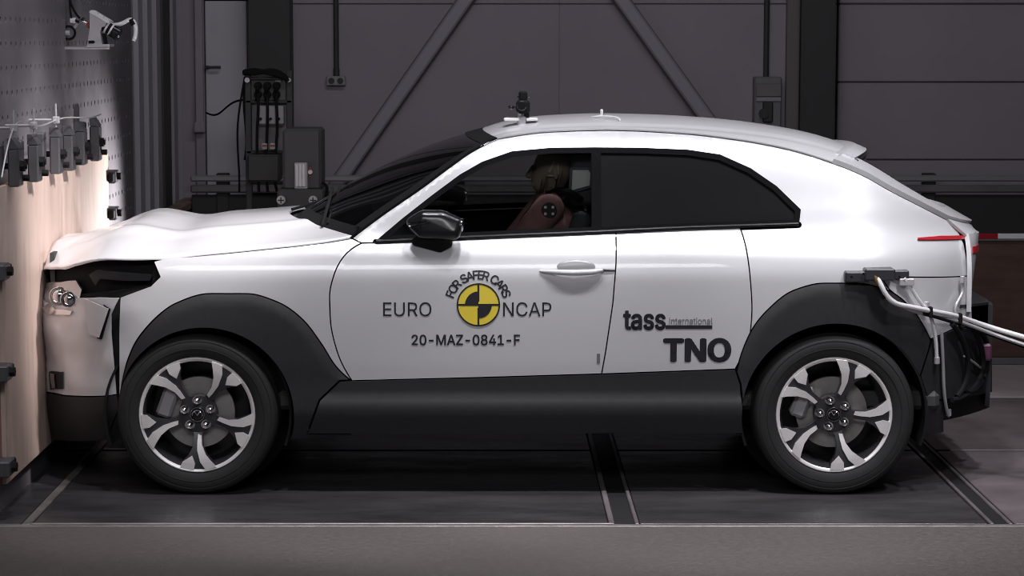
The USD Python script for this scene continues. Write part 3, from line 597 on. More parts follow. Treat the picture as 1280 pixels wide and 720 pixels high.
# rear closure: tailgate lower face, bumper face
def closure(x, za, zb, lean, ribs=12, rise=0.02):
    V = []
    for z in np.linspace(za, zb, ribs):
        y0 = float(S(x, z)) - 0.012
        for q in np.linspace(y0, CW - y0, 21):
            u = (q - 0.9) / (0.9 - y0); V.append((x + (rise + lean * (z - za) / (zb - za)) * (1 - u ** 4), q, z))
    return solidify(np.array(V), grid_faces(ribs, 21), 0.02)
obj('tailgate_lower', closure(2.035, 0.74, 1.06, 0.08), PAINT, car); obj('rear_bumper_face', closure(2.165, 0.30, 0.75, 0.0), CLAD, car)
def row(x, z, rise):
    y0 = float(S(x, z)) - 0.012; u = np.linspace(-1, 1, 41); return np.c_[x + rise * (1 - u ** 4), 0.9 + u * (0.9 - y0), np.full(41, z)]
obj('tailgate_lip', solidify(np.vstack([V3[-1] - [0, 0, 0.006], row(2.035, 1.055, 0.10)]), grid_faces(2, 41)[:, ::-1], 0.012), PAINT, car)
obj('bumper_step', solidify(np.vstack([row(2.0, 0.76, 0.02), row(2.165, 0.75, 0.02)]), grid_faces(2, 41)[:, ::-1], 0.012), CLAD, car)
obj('tail_light_bar', closure(2.047, 0.985, 1.01, 0.0, 3, 0.08), RED, car)
# front: crushed face against the plywood, grille opening and lamp remains
Vf = []
for z in np.linspace(0.30, 0.98, 14):
    y0 = float(S(XF, z)); Vf += [(X0 + 0.04 + 0.006 * math.sin(9 * q + 7 * z), q, z) for q in np.linspace(y0 - 0.02, CW - y0 + 0.02, 21)]
obj('nose_face', solidify(np.array(Vf), grid_faces(14, 21), 0.02), CLAD, car)
cav = P_([(52, 340), (100, 338), (150, 328), (192, 327), (200, 346), (188, 358), (150, 374), (52, 378)])
for far in (False, True):
    obj('headlight_cavity', lift(cav.buffer(0.02), -0.07, 0.05, 0.03, far, crush=True), BLACK, car)
    hl = obj('headlight', lift(P_([(54, 352), (92, 349), (100, 362), (96, 392), (76, 396), (58, 392)]), -0.03, 0.015, 0.03, far, crush=True, bulge=lambda x, z: 0.03 * np.exp(-((z - 0.79) / 0.04) ** 2)), pbr('lamp_shell', (0.5, 0.5, 0.52), 0.12, 0.6, 0.8), car, label=None if far else 'smashed headlight unit with bright reflector')
    yy_ = (lambda q: CW - q) if far else (lambda q: q)
    for k, (px, py, r) in enumerate(((74, 370, 0.035), (86, 374, 0.028))):
        p = onS(px, py, 0.01); obj('projector', [ball((p[0], yy_(p[1]), p[2]), r, 2, (1, 0.7, 1)), torus((p[0], yy_(p[1] - 0.012), p[2]), r, 0.006, (0, 1, 0), 20, 6)], CHROME, hl)
    obj('reflector_strip', lift(P_([(56, 383), (64, 372), (70, 386), (90, 390), (88, 394), (62, 394)]), 0.02, 0.02, 0.01, far, crush=True), CHROME, hl)
# torn panel hanging behind the lamp
q = [onS(*p, 0.03) for p in ((104, 372), (136, 386), (124, 422), (112, 418), (108, 400))]
pg = Polygon([(p[0], p[2]) for p in q]); T_ = lift(pg, 0.035, 0.02, 0.006, crush=False); obj('torn_panel', T_, PAINT, car, label='torn flap of bumper skin hanging behind the headlight')
obj('torn_edge', lift(P_([(130, 380), (139, 386), (128, 424), (122, 422), (133, 388)]), 0.02, 0.02, 0.01), BLACK, car)
obj('loose_trim', lift(P_([(110, 344), (122, 338), (190, 344), (186, 352), (124, 350), (118, 358)]), -0.02, 0.02, 0.01, crush=True), TRIM, car)
obj('bumper_slot', lift(P_([(62, 468), (80, 466), (80, 486), (62, 488)]), 0.012, 0.02, 0.012, crush=True), TRIM, car); obj('bumper_slot', lift(P_([(64, 470), (69, 470), (70, 486), (65, 486)]), 0.02, 0.02, 0.012, crush=True), CHROME, car)

# --- underbody, wells and cabin shell
obj('underbody', bx(-1.75, 1.95, 0.35, CW - 0.35, 0.24, 0.34, 0.03), SHELL, car, smooth=False)
obj('bulkhead', bx(-0.95, -0.85, 0.2, CW - 0.2, 0.3, 0.90, 0.02), SHELL, car, smooth=False)
obj('engine_block', [bx(-1.80, -0.98, 0.42, CW - 0.42, 0.34, 0.90, 0.05)], SHELL, car, smooth=False)
obj('cabin_floor', bx(-0.9, 1.9, 0.12, CW - 0.12, 0.34, 0.42, 0.02), INT, car, smooth=False)
for W in (WF, WR):
    for s in (0, 1):
        n = 32; a = np.linspace(-0.35, math.pi + 0.35, n); V = []
        for y in (0.035, 0.36):
            V += [(W[0] + 0.384 * math.cos(t), (CW - y) if s else y, ZW + 0.384 * math.sin(t)) for t in a]
        f = grid_faces(2, n); obj('wheel_well', solidify(np.array(V), f if s else f[:, ::-1], 0.01), BLACK, car, smooth=50)
        obj('well_wall', [lathe([(0, 0), (0, 0.383), (0.02, 0.383), (0.02, 0)], (W[0], (CW - 0.37) if s else 0.36, ZW), (1, 0, 0), (0, 0, 1), (0, 1, 0), 32)], SHELL, car)

# --- wheels
def wheel(W, rot, far):
    cx_, y0 = W[0], 0.012
    sgn = -1 if far else 1
    def tr(m):
        m = m.copy(); v = m.vertices.copy(); v[:, 1] = v[:, 1] + y0; v[:, 0] += cx_; v[:, 2] += ZW
        if far: v[:, 1] = CW - v[:, 1]; m.faces = m.faces[:, ::-1]
        m.vertices = v; return m
    ax = ((0, 0, 0), (1, 0, 0), (0, 0, 1), (0, 1, 0))
    L = lambda rings, n=64: lathe(rings, *ax, n)
    rim = obj('wheel', tr(L([(0.006, RIM - 0.014), (0.0, RIM - 0.006), (0.0, RIM), (0.006, RIM + 0.004), (0.02, RIM + 0.004), (0.19, RIM), (0.19, RIM - 0.02), (0.03, RIM - 0.022), (0.012, RIM - 0.012), (0.006, RIM - 0.014)])), ALLOY, car, smooth=50)
    obj('rim_barrel', tr(L([(0.012, RIM - 0.013), (0.03, RIM - 0.024), (0.10, RIM - 0.034), (0.185, RIM - 0.036), (0.186, 0.07), (0.187, 0.0)])), GUN, rim, smooth=50)
    obj('tyre', tr(L([(0.010, RIM - 0.004), (-0.004, RIM + 0.012), (-0.011, RIM + 0.045), (-0.006, RT - 0.022), (0.006, RT - 0.008), (0.022, RT - 0.002), (0.05, RT), (0.062, RT), (0.064, RT - 0.007), (0.070, RT - 0.007), (0.072, RT), (0.11, RT), (0.112, RT - 0.007), (0.118, RT - 0.007), (0.12, RT), (0.165, RT), (0.19, RT - 0.006), (0.205, RT - 0.02), (0.21, RIM + 0.045), (0.2, RIM)], 80)), RUBBER, rim, smooth=50)
    obj('tyre_bead_line', tr(cat_mesh([torus((0, -0.0105, 0), RIM + 0.04, 0.0018, (0, 1, 0), 80, 6), torus((0, -0.007, 0), RT - 0.026, 0.0018, (0, 1, 0), 80, 6)])), RUBBER, rim, smooth=60)
    obj('brake_disc', tr(L([(0.085, 0), (0.085, 0.075), (0.08, 0.08), (0.08, 0.15), (0.10, 0.15), (0.10, 0)], 48)), DISC, rim)
    cal = trimesh.creation.box((0.05, 0.06, 0.13)); cal.apply_translation((-0.125, 0.075, 0.05)); cal = cbox((-0.128, 0.075, 0.05), (0.065, 0.06, 0.14), 0.012, trimesh.transformations.rotation_matrix(0.35, (0, 1, 0))[:3, :3])
    obj('brake_caliper', tr(cal), GREYM if not far else GREYM, rim, smooth=False)
    dish = lambda r: 0.004 + 0.034 * np.clip((0.20 - r) / 0.15, 0, 1) ** 1.3
    for k in range(5):
        a = math.radians(rot + 72 * k)
        def pl_(pts, th, lift_):
            m = extrude(Polygon(pts), th); m = m.subdivide_to_size(0.03) if hasattr(m, 'subdivide_to_size') else m
            v = m.vertices; r, tt, d = v[:, 0], v[:, 1], v[:, 2]; rr = np.hypot(r, tt)
            m.vertices = np.c_[r * math.cos(a) - tt * math.sin(a), dish(rr) - lift_ + th - d, r * math.sin(a) + tt * math.cos(a)]; m.fix_normals(); return tr(m)
        arc = [(RIM * 0.965 * math.cos(b), RIM * 0.965 * math.sin(b)) for b in np.linspace(-0.34, 0.33, 7)]
        sp = obj('spoke', pl_([(0.045, -0.026), (0.09, -0.017), (0.13, -0.020), (0.17, -0.042), (0.195, -0.068)] + arc + [(0.20, 0.058), (0.17, 0.034), (0.13, 0.0175), (0.09, 0.016), (0.045, 0.026)], 0.034, 0.0), GUN, rim, smooth=False)
        obj('machined_face', [pl_([(0.085, 0.0), (0.09, 0.0145), (0.13, 0.016), (0.170, 0.032), (0.20, 0.056)] + arc[::-1][:2] + [(RIM * 0.96, 0.030), (0.20, 0.008), (0.15, -0.004), (0.11, -0.003)], 0.008, 0.007),
                              pl_([(0.172, -0.026), (0.196, -0.066)] + arc[:2] + [(RIM * 0.965, -0.020), (0.205, -0.014)], 0.007, 0.006)], ALLOY, sp, smooth=False)
        b = a + math.radians(36); cc = np.array([math.cos(b) * 0.057, 0.0, math.sin(b) * 0.057])
        obj('lug_nut', tr(cat_mesh([lathe([(0.030, 0), (0.030, 0.0145), (0.02, 0.0145), (0.006, 0.012), (0.0, 0.005), (0.0, 0)], cc, (1, 0, 0), (0, 0, 1), (0, 1, 0), 16), lathe([(0.034, 0.0), (0.034, 0.021), (0.028, 0.021), (0.03, 0.0)], cc, (1, 0, 0), (0, 0, 1), (0, 1, 0), 18)])), CHROME, rim)
    obj('hub', tr(L([(0.03, 0), (0.03, 0.078), (0.06, 0.082), (0.08, 0.0)], 40)), GUN, rim)
    cap = obj('hub_cap', tr(L([(0.014, 0), (0.014, 0.026), (0.018, 0.031), (0.034, 0.032)], 32)), TRIM, rim)
    t = np.linspace(0, 2 * math.pi, 33)
    em = [tube(np.c_[0.021 * np.cos(t), np.full(33, 0.012), 0.017 * np.sin(t)], 0.0022, 6, 40), tube([(-0.019, 0.011, 0.006), (-0.006, 0.011, 0.006), (0.0, 0.011, -0.002), (0.006, 0.011, 0.006), (0.019, 0.011, 0.006)], 0.0022, 6, 30), torus((0, 0.013, 0), 0.029, 0.0016, (0, 1, 0), 32, 6)]
    obj('emblem', tr(cat_mesh(em)), CHROME, rim)
for W, rot in ((WF, -89), (WR, -74)):
    for far in (False, True): wheel(W, rot, far)

import manifold3d as mf
def merge(parts, ref=0.014, it=6):
    ms = []
    for p in parts:
        mm = mf.Manifold(mf.Mesh(np.asarray(p.vertices, np.float32), np.asarray(p.faces, np.uint32))); ms.append(mm)
    u = mf.Manifold.batch_boolean(ms, mf.OpType.Add).refine_to_length(ref); o = u.to_mesh()
    m = trimesh.Trimesh(o.vert_properties[:, :3], o.tri_verts, process=True); trimesh.smoothing.filter_taubin(m, iterations=it); return m
# --- door mirror
def mirror_(far):
    c = onS(542, 276, 0.10); f = (lambda p: np.array([p[0], CW - p[1], p[2]])) if far else (lambda p: np.array(p))
    B = [(onS(517, 279, 0.11), 0.030), (onS(530, 274, 0.12), 0.038), (onS(552, 275, 0.12), 0.042), (onS(570, 281, 0.12), 0.035), (onS(567, 290, 0.12), 0.032), (onS(528, 288, 0.11), 0.032)]
    m = obj('door_mirror', merge([hull(*[(f(p), r) for p, r in B])], 0.010, 30), TRIM, car, smooth=True)
    obj('mirror_foot', merge([hull((f(onS(520, 302, 0.02)), 0.018), (f(onS(560, 304, 0.02)), 0.02), (f(onS(535, 291, 0.09)), 0.02), (f(onS(556, 294, 0.09)), 0.022), (f(onS(550, 312, 0.01)), 0.012))], 0.010, 15), BLACK, m, smooth=True)
    g = f(onS(577, 281, 0.115)); obj('mirror_glass', ball(g, 1, 2, (0.012, 0.042, 0.030)), CHROME, m)
    obj('mirror_indicator', hull((f(onS(512, 281, 0.145)), 0.007), (f(onS(535, 277, 0.165)), 0.006)), LENS, m)
mirror_(False); mirror_(True)

# --- door handle
for far in (False, True):
    f = (lambda p: np.array([p[0], CW - p[1], p[2]])) if far else (lambda p: np.array(p))
    p = onS(720, 336, -0.004); rec = ball(f(p + [0, 0.004, 0]), 1, 3, (0.088, 0.016, 0.038))
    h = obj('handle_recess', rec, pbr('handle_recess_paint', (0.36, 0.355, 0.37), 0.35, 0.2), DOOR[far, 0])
    pts = [(676, 339, 0.004, 0.006), (700, 340.5, 0.022, 0.012), (720, 341, 0.026, 0.013), (742, 340, 0.022, 0.012), (752, 338, 0.016, 0.008)]
    hs = [hull((f(onS(a[0], a[1], a[2])), a[3]), (f(onS(b[0], b[1], b[2])), b[3])) for a, b in zip(pts, pts[1:])]
    obj('door_handle', hs, PAINT, DOOR[far, 0], smooth=60)
    obj('handle_tail', hull((f(onS(752, 337.5, 0.006)), 0.005), (f(onS(768, 338, 0.004)), 0.004)), GUN, DOOR[far, 0])

# --- printing on the doors
def decal(name, meshes, mat, parent, px, py, s=1.0, label=None, width=None, height=None, off=0.0012, italic=0):
    """meshes laid out in metres in (x right, y up) from the pixel (px, py) on the car side."""
    m = cat_mesh(meshes) if isinstance(meshes, list) else meshes; v = m.vertices.copy()
    v[:, 0] -= 0; 
    if width: v[:, 0] *= width / (v[:, 0].max() - v[:, 0].min())
    o = onS(px, py); x, z = o[0] + v[:, 0] + italic * v[:, 1], o[2] + v[:, 1]
    m = tm(np.c_[x, S(x, z) - off - v[:, 2], z], m.faces); m.fix_normals()
    return obj(name, m, mat, parent, smooth=False, label=label)
TX = lambda t, h, bold=False: meshkit.text_mesh(t, h, 0.0008, bold)
def fat(t, h, d):
    out = []
    for dx, dz in ((-1, 0), (1, 0), (0, 0.6), (0, -0.6)): m = TX(t, h, True); m.apply_translation((dx * d, dz * d, 0)); out.append(m)
    return out
nd, rd = DOOR[False, 0], DOOR[False, 1]
q = 1 / 300.0
decal('door_lettering', TX('EURO', 17 * q), INK, nd, 477, 395, width=60 * q, label='lettering EURO left of the roundel')
decal('door_lettering', TX('NCAP', 17 * q), INK, nd, 627, 395, width=60 * q, label='lettering NCAP right of the roundel')
decal('door_lettering', TX('20-MAZ-0841-F', 12.5 * q, True), INK, nd, 513, 431, width=135 * q, label='test number 20-MAZ-0841-F')
R = 27 * q
def disc(r, a0=0, a1=360, r0=0.0, d=0.0008):
    a = np.radians(np.linspace(a0, a1, max(8, int(abs(a1 - a0) / 5)))); o = np.c_[r * np.cos(a), r * np.sin(a)]; i = np.c_[r0 * np.cos(a[::-1]), r0 * np.sin(a[::-1])] if r0 else np.array([[0, 0]])
    return extrude(Polygon(np.vstack([o, i])).buffer(0), d)
rd_ = decal('roundel', disc(R), YELLOW, nd, 598, 381, label='yellow and black target roundel')
decal('roundel_marks', [disc(R, 0, 360, R * 0.93), extrude(sbox(-R, -0.004, R, 0.004), 0.0008), extrude(sbox(-0.004, -R, 0.004, R), 0.0008), disc(R * 0.62, 90, 180), disc(R * 0.62, 270, 360)], INK, nd, 598, 381, off=0.0024)
arc_m = []; ta = 'FOR SAFER CARS'; gl = [TX(ch, 10.5 * q, True) if ch != ' ' else None for ch in ta]; wd = [(g.bounds[1, 0] - g.bounds[0, 0] + 0.006) if g is not None else 0.018 for g in gl]; RA = 32 * q
acc = -sum(wd) / 2; kk = math.radians(148) / (sum(wd) / RA)
for g, w_ in zip(gl, wd):
    a = math.pi / 2 - (acc + w_ / 2) / RA * kk; acc += w_
    if g is None: continue
    g.apply_translation((-(g.bounds[0, 0] + g.bounds[1, 0]) / 2, 0, 0)); g.apply_transform(trimesh.transformations.rotation_matrix(a - math.pi / 2, (0, 0, 1))); g.apply_translation((math.cos(a) * RA, math.sin(a) * RA, 0)); arc_m.append(g)
decal('door_lettering', arc_m, INK, nd, 598, 381, label='arched lettering FOR SAFER CARS over the roundel')
decal('door_lettering', fat('tass', 24 * q, 0.002), INK, rd, 779, 411, width=53 * q, label='lettering tass')
decal('door_lettering', TX('international', 8 * q), GREYINK, rd, 836, 405, width=54 * q, label='small lettering international')
decal('lettering_bar', extrude(sbox(0, 0, 58 * q, 4.5 * q), 0.0008), INK, rd, 832, 411)
decal('door_lettering', fat('TNO', 27 * q, 0.0045), INK, rd, 828, 451, width=85 * q, label='bold lettering TNO')
# small sensors stuck to the door
for px, py, w_, h_ in ((750, 448, 4, 12),): decal('door_marker', extrude(sbox(0, 0, w_ * q, h_ * q), 0.001), GREYINK, nd, px - 4, py + 6)

# --- roof fittings
def roofz(px, py, y=0.6): return aty(px, py, y)
rcam = thing('roof_camera', 'small black camera on a pole clamped to the car roof', 'camera')
b0 = roofz(652, 149)
obj('base_plate', [hullbox2 for hullbox2 in [cbox(b0 + [-0.045, 0, 0.0], (0.065, 0.10, 0.012), 0.003), cbox(b0 + [0.045, 0, 0.0], (0.05, 0.10, 0.012), 0.003)]], LIGHTPL, rcam, smooth=False)
obj('mount_block', cbox(b0 + [0, 0, -0.012], (0.04, 0.06, 0.05), 0.006), GREYM, rcam, smooth=False)
obj('pole', cyl(b0 + [-0.006, 0, -0.01], b0 + [-0.006, 0, 0.05], 0.011, n=14), GREYM, rcam)
obj('camera_body', [cbox(b0 + [0.006, 0.0, 0.055], (0.06, 0.07, 0.06), 0.012), cbox(b0 + [0.006, 0, 0.10], (0.038, 0.05, 0.045), 0.008), cbox(b0 + [0.022, 0, 0.02], (0.022, 0.04, 0.04), 0.005)], BLACK, rcam, smooth=False)
obj('lens', cyl(b0 + [0.0, -0.03, 0.06], b0 + [0.0, -0.06, 0.06], 0.022, n=20, ch=0.004), TRIM, rcam)
obj('side_knob', [cyl(b0 + [-0.02, 0, 0.052], b0 + [-0.035, 0, 0.052], 0.005, n=10), ball(b0 + [-0.045, 0, 0.052], 1, 2, (0.014, 0.012, 0.009))], TRIM, rcam)
obj('screw', [cyl(b0 + [-0.02, 0, 0.098], b0 + [-0.012, 0, 0.098], 0.004, n=8), cyl(b0 + [0.026, 0, 0.098], b0 + [0.034, 0, 0.098], 0.004, n=8)], CHROME, rcam)
an = thing('roof_antenna', 'short pale peg with a bent wire on the middle of the car roof', 'antenna')
a_ = roofz(752, 143, 0.75)
obj('peg', cyl(a_ - [0, 0, 0.03], a_ + [0, 0, 0.022], 0.007, n=12, ch=0.002), LIGHTPL, an)
obj('wire', tube([a_ + [0, 0, -0.005], roofz(752, 149, 0.6) + [0, 0, 0.012], roofz(770, 150, 0.55) + [0, 0, 0.012], roofz(775, 154, 0.5) + [0, 0, 0.01]], 0.004, 6, 20), LIGHTPL, an)

# --- cabin
ins = thing('x') if False else None
dashp = Polygon([(-0.70, 1.03), (-0.60, 1.05), (-0.42, 1.03), (-0.34, 0.98), (-0.36, 0.86), (-0.42, 0.62), (-0.70, 0.6)])
d = extrude(dashp, CW - 0.66); d.vertices = np.c_[d.vertices[:, 0], 0.33 + d.vertices[:, 2], d.vertices[:, 1]]; d.fix_normals()
obj('dashboard', d, INT, car, smooth=False)
swc = np.array([-0.13, 0.5, 0.98]); tilt = np.array([0.9, 0, 0.42])
st = obj('steering_wheel', torus(swc, 0.17, 0.016, tilt, 40, 10), INT, car)
obj('wheel_hub', cyl(swc - tilt * 0.03, swc + tilt * 0.02, 0.06, n=24, ch=0.01), BLACK, st); obj('column', cyl(swc - tilt * 0.02, swc - tilt * 0.34, 0.035), BLACK, st)
obj('wheel_spokes', [hull((swc, 0.02), (swc + [0, s * 0.16, 0], 0.013)) for s in (-1, 1)], BLACK, st)
def seat(x, y, mark):
    s = obj('seat', [hull((np.array([x - 0.42, y - 0.2, 0.56]), 0.06), (np.array([x - 0.42, y + 0.2, 0.56]), 0.06), (np.array([x + 0.06, y - 0.2, 0.52]), 0.07), (np.array([x + 0.06, y + 0.2, 0.52]), 0.07)),
                     hull((np.array([x + 0.06, y - 0.19, 0.58]), 0.06), (np.array([x + 0.06, y + 0.19, 0.58]), 0.06), (np.array([x + 0.24, y - 0.17, 1.12]), 0.045), (np.array([x + 0.24, y + 0.17, 1.12]), 0.045))], SEAT, car, smooth=50)
    hr = obj('headrest', hull(*[((x + dx, y + dy, z), 0.035) for dx, z in ((0.22, 1.22), (0.27, 1.22), (0.23, 1.36), (0.28, 1.36)) for dy in (-0.10, 0.10)]), SEAT, s, smooth=50)
    obj('headrest_post', [cyl((x + 0.26, y + dy, 1.08), (x + 0.26, y + dy, 1.24), 0.007) for dy in (-0.06, 0.06)], GREYM, s)
    return s
hx = aty(730, 224, 0.36)
s1 = seat(hx[0] - 0.25, 0.5, True); seat(hx[0] - 0.25, 1.3, False)
mk = [aty(px, py, 0.335) for px, py in ((717, 214), (735, 214), (737, 217), (736, 231), (716, 236.5))]
m = extrude(Polygon([(p[0], p[2]) for p in mk]).buffer(0.004), 0.004); m.vertices = np.c_[m.vertices[:, 0], 0.345 - m.vertices[:, 2], m.vertices[:, 1]]; m.fix_normals()
obj('white_marker', m, WHITE, s1, smooth=False, label='bright white marker plate on the side of the driver headrest')
m = extrude(Polygon([(p[0], p[2]) for p in mk]).buffer(0.016), 0.02); m.vertices = np.c_[m.vertices[:, 0], 0.37 - m.vertices[:, 2], m.vertices[:, 1]]; m.fix_normals()
obj('marker_frame', m, pbr('marker_frame', (0.10, 0.10, 0.13), 0.5), s1, smooth=False)
obj('rear_bench', [bx(1.05, 1.5, 0.25, CW - 0.25, 0.5, 0.68, 0.04), bx(1.42, 1.6, 0.25, CW - 0.25, 0.6, 1.1, 0.04)], SEAT, car, smooth=False)
obj('parcel_shelf', bx(1.6, 2.0, 0.3, CW - 0.3, 0.98, 1.0, 0.005), INT, car, smooth=False)
for far in (0, 1):
    y = (CW - 0.10) if far else 0.10
    obj('door_card', bx(-0.55, 1.0, y - 0.03, y + 0.03, 0.4, 1.04, 0.02), INT, car, smooth=False)
    p = aty(745, 185, 0.3); obj('centre_pillar', hull((np.array([aty(748, 290, 0.12)[0] + 0.03, (CW - 0.15) if far else 0.15, 1.02]), 0.03), (np.array([p[0] + 0.05, (CW - 0.32) if far else 0.32, 1.43]), 0.025)), INT, car)

# --- crash test dummy in the driver seat
dum = thing('crash_test_dummy', 'crash test dummy in a dusty red shirt strapped in the driver seat', 'crash test dummy')
yD = 0.5; sh = aty(686, 262, 0.31); sx, sz = sh[0], sh[2]
hd = aty(689, 213, yD); pel = np.array([hx[0] - 0.22, yD, 0.70])
def limb(*js): return [hull(a, b) for a, b in zip(js, js[1:])]
A = lambda *p: np.array(p, float)
chest = A(sx + 0.01, yD, sz - 0.10); neckb = A(sx + 0.0, yD, sz + 0.03)
body, shirt = [], []
body += limb((pel, 0.13), (chest, 0.12)); body += [hull((pel + [0, -0.07, 0], 0.11), (pel + [0, 0.07, 0], 0.11))]
body += limb((neckb, 0.05), (hd + [0.01, 0, -0.09], 0.045))
body += [hull((hd + [0.012, 0, 0.015], 0.088), (hd + [-0.03, 0, -0.045], 0.058), (hd + [0.0, 0, -0.07], 0.05))]
body += [hull((hd + [-0.080, 0, 0.012], 0.010), (hd + [-0.098, 0, -0.022], 0.013))]                           # nose
body += [hull((hd + [0.015, s * 0.082, 0.005], 0.012), (hd + [0.02, s * 0.086, -0.025], 0.010)) for s in (-1, 1)]   # ears
body += [hull((hd + [-0.078, -0.018, -0.058], 0.010), (hd + [-0.078, 0.018, -0.058], 0.010))]                 # lips
for s in (-1, 1):
    so = A(sx, yD + s * 0.17, sz); el = A(sx - 0.17, yD + s * 0.21, sz - 0.20); wr = A(swc[0] + 0.06, yD + s * 0.16, swc[2] + 0.01); palm = A(swc[0] + 0.03, yD + s * 0.165, swc[2] + 0.035)
    body += limb((so, 0.055), (el, 0.045), (wr, 0.03)); body += [hull((wr, 0.026), (palm + [0, -0.025, 0], 0.018), (palm + [0, 0.025, 0], 0.018))]
    for j, L in enumerate((0.06, 0.068, 0.064, 0.05)):
        r0 = palm + [-0.005, (j - 1.5) * 0.019, 0.01]; r1 = r0 + [-L * 0.55, 0, 0.012]; r2 = r1 + [-L * 0.2, 0, -L * 0.4]; body += limb((r0, 0.0095), (r1, 0.009), (r2, 0.008))
    body += limb((palm + [0.01, -s * 0.03, 0], 0.011), (palm + [-0.03, -s * 0.05, -0.005], 0.009))
    hip = pel + [0, s * 0.09, -0.02]; kn = A(pel[0] - 0.46, yD + s * 0.12, 0.78); an_ = A(pel[0] - 0.74, yD + s * 0.12, 0.50)
    body += limb((hip, 0.085), (kn, 0.06), (an_, 0.042)); body += [hull((an_ + [0.03, 0, -0.03], 0.035), (an_ + [-0.16, 0, -0.01], 0.03))]
    shirt += limb((so, 0.068), (so + (el - so) * 0.8, 0.058))
shirt += [hull((pel + [0, -0.07, 0.08], 0.125), (pel + [0, 0.07, 0.08], 0.125), (chest + [0, -0.07, 0], 0.125), (chest + [0, 0.07, 0], 0.125)), hull((A(sx, yD - 0.14, sz), 0.06), (A(sx, yD + 0.14, sz), 0.06), (chest, 0.12))]
bod = obj('body', merge(body), SKIN, dum, smooth=True)
obj('shirt', merge(shirt, 0.02), SHIRT, dum, smooth=True)
obj('neck_disc', [cyl(neckb + (hd - neckb) * t_ + [0.01, 0, 0], neckb + (hd - neckb) * (t_ + 0.07) + [0.01, 0, 0], 0.056, n=20, ch=0.004) for t_ in (0.1, 0.25, 0.4)], NECK, dum)
yS = yD - 0.17 - 0.072
tg = obj('shoulder_target', lathe([(0, 0), (0, 0.031), (0.006, 0.033), (0.012, 0.033), (0.012, 0)], (sx, yS, sz), (1, 0, 0), (0, 0, 1), (0, 1, 0), 28), INK, dum, label='black roundel with four white dots on the shoulder')
for dx, dz in ((-1, -1), (1, -1), (-1, 1), (1, 1)): obj('target_dot', cyl((sx + dx * 0.016, yS - 0.002, sz + dz * 0.014), (sx + dx * 0.016, yS + 0.004, sz + dz * 0.014), 0.0062, n=12), WHITE, tg)
obj('head_mark', [cbox(hd + [0.028, -0.087, 0.012], (0.008, 0.008, 0.05), 0.002), cbox(hd + [0.005, -0.088, -0.018], (0.05, 0.006, 0.008), 0.002), cbox(hd + [0.0, -0.088, 0.02], (0.010, 0.006, 0.055), 0.002, trimesh.transformations.rotation_matrix(0.5, (0, 1, 0))[:3, :3])], pbr('pale_tape', (0.42, 0.38, 0.33), 0.6), dum, smooth=False)
obj('eye', [ball(hd + [-0.077, s * 0.033, 0.012], 0.011, 2) for s in (-1, 1)], INK, dum)
obj('seat_belt', [tube([A(hx[0] - 0.02, 0.24, 1.22), A(sx + 0.02, yD - 0.12, sz + 0.065), A(sx - 0.13, yD, sz - 0.11), A(pel[0] - 0.14, yD + 0.16, 0.74)], 0.018, 6, 40)], BLACK, dum)

# --- cables and instruments at the rear wheel
def on(px, py, o): return onS(px, py, o)
box_ = thing('trigger_sensor_box', 'dark sensor box taped above the rear wheel arch', 'sensor box')
a_, b_ = on(1056, 353, 0.03), on(1136, 336, 0.03)
obj('housing', [bx(a_[0], a_[0] + 0.10, min(a_[1], b_[1]) - 0.01, a_[1] + 0.05, a_[2], a_[2] + 0.045, 0.006), bx(a_[0] + 0.08, b_[0] - 0.07, min(a_[1], b_[1]) - 0.02, b_[1] + 0.05, a_[2] + 0.008, a_[2] + 0.058, 0.006), bx(b_[0] - 0.09, b_[0], b_[1] - 0.015, b_[1] + 0.06, a_[2] + 0.005, a_[2] + 0.045, 0.006)], pbr('sensor_dark', (0.05, 0.05, 0.06), 0.4, 0.3), box_, smooth=False)
obj('silver_plate', bx(b_[0] - 0.04, b_[0] + 0.02, b_[1] - 0.02, b_[1], a_[2] - 0.02, a_[2] + 0.01, 0.003), GREYM, box_, smooth=False)
obj('connector', [cyl(on(1092, 343, 0.05), on(1100, 356, 0.06), 0.013, n=14, ch=0.003)], pbr('brass', (0.5, 0.32, 0.14), 0.3, 0.8), box_)
for k in range(5): p = on(1064 + 15 * k, 346 - (k % 2) * 4, 0.055); obj('button', cyl(p, p + [0, -0.006, 0], 0.005, n=8), CHROME, box_)
cb = thing('umbilical_cable', 'thick silver cable running from above the rear wheel out to the right edge', 'cable')
obj('cable_sheath', tube([on(1095, 345, 0.05), on(1104, 362, 0.07), on(1112, 374, 0.07), on(1135, 383, 0.06), on(1160, 388, 0.06), on(1195, 395, 0.05), aty(1235, 408, 0.28), aty(1290, 424, 0.2), aty(1380, 450, 0.0)], 0.0105, 10, 80), LIGHTPL, cb)
obj('cable_sheath', tube([on(1098, 350, 0.045), on(1110, 370, 0.055), on(1140, 388, 0.05), on(1195, 401, 0.05), aty(1240, 417, 0.26), aty(1290, 434, 0.18), aty(1380, 462, 0.0)], 0.008, 8, 80), SILVERC, cb)
obj('cable_sheath', tube([on(1150, 391, 0.045), on(1198, 405, 0.045), aty(1245, 421, 0.3), aty(1290, 437, 0.22), aty(1380, 468, 0.02)], 0.007, 8, 60), BLACK, cb)
for px, py in ((1106, 366), (1163, 390), (1200, 398)): p = on(px, py, 0.06); obj('cable_tie', cbox(p, (0.016, 0.03, 0.045), 0.003), BLACK, cb, smooth=False)
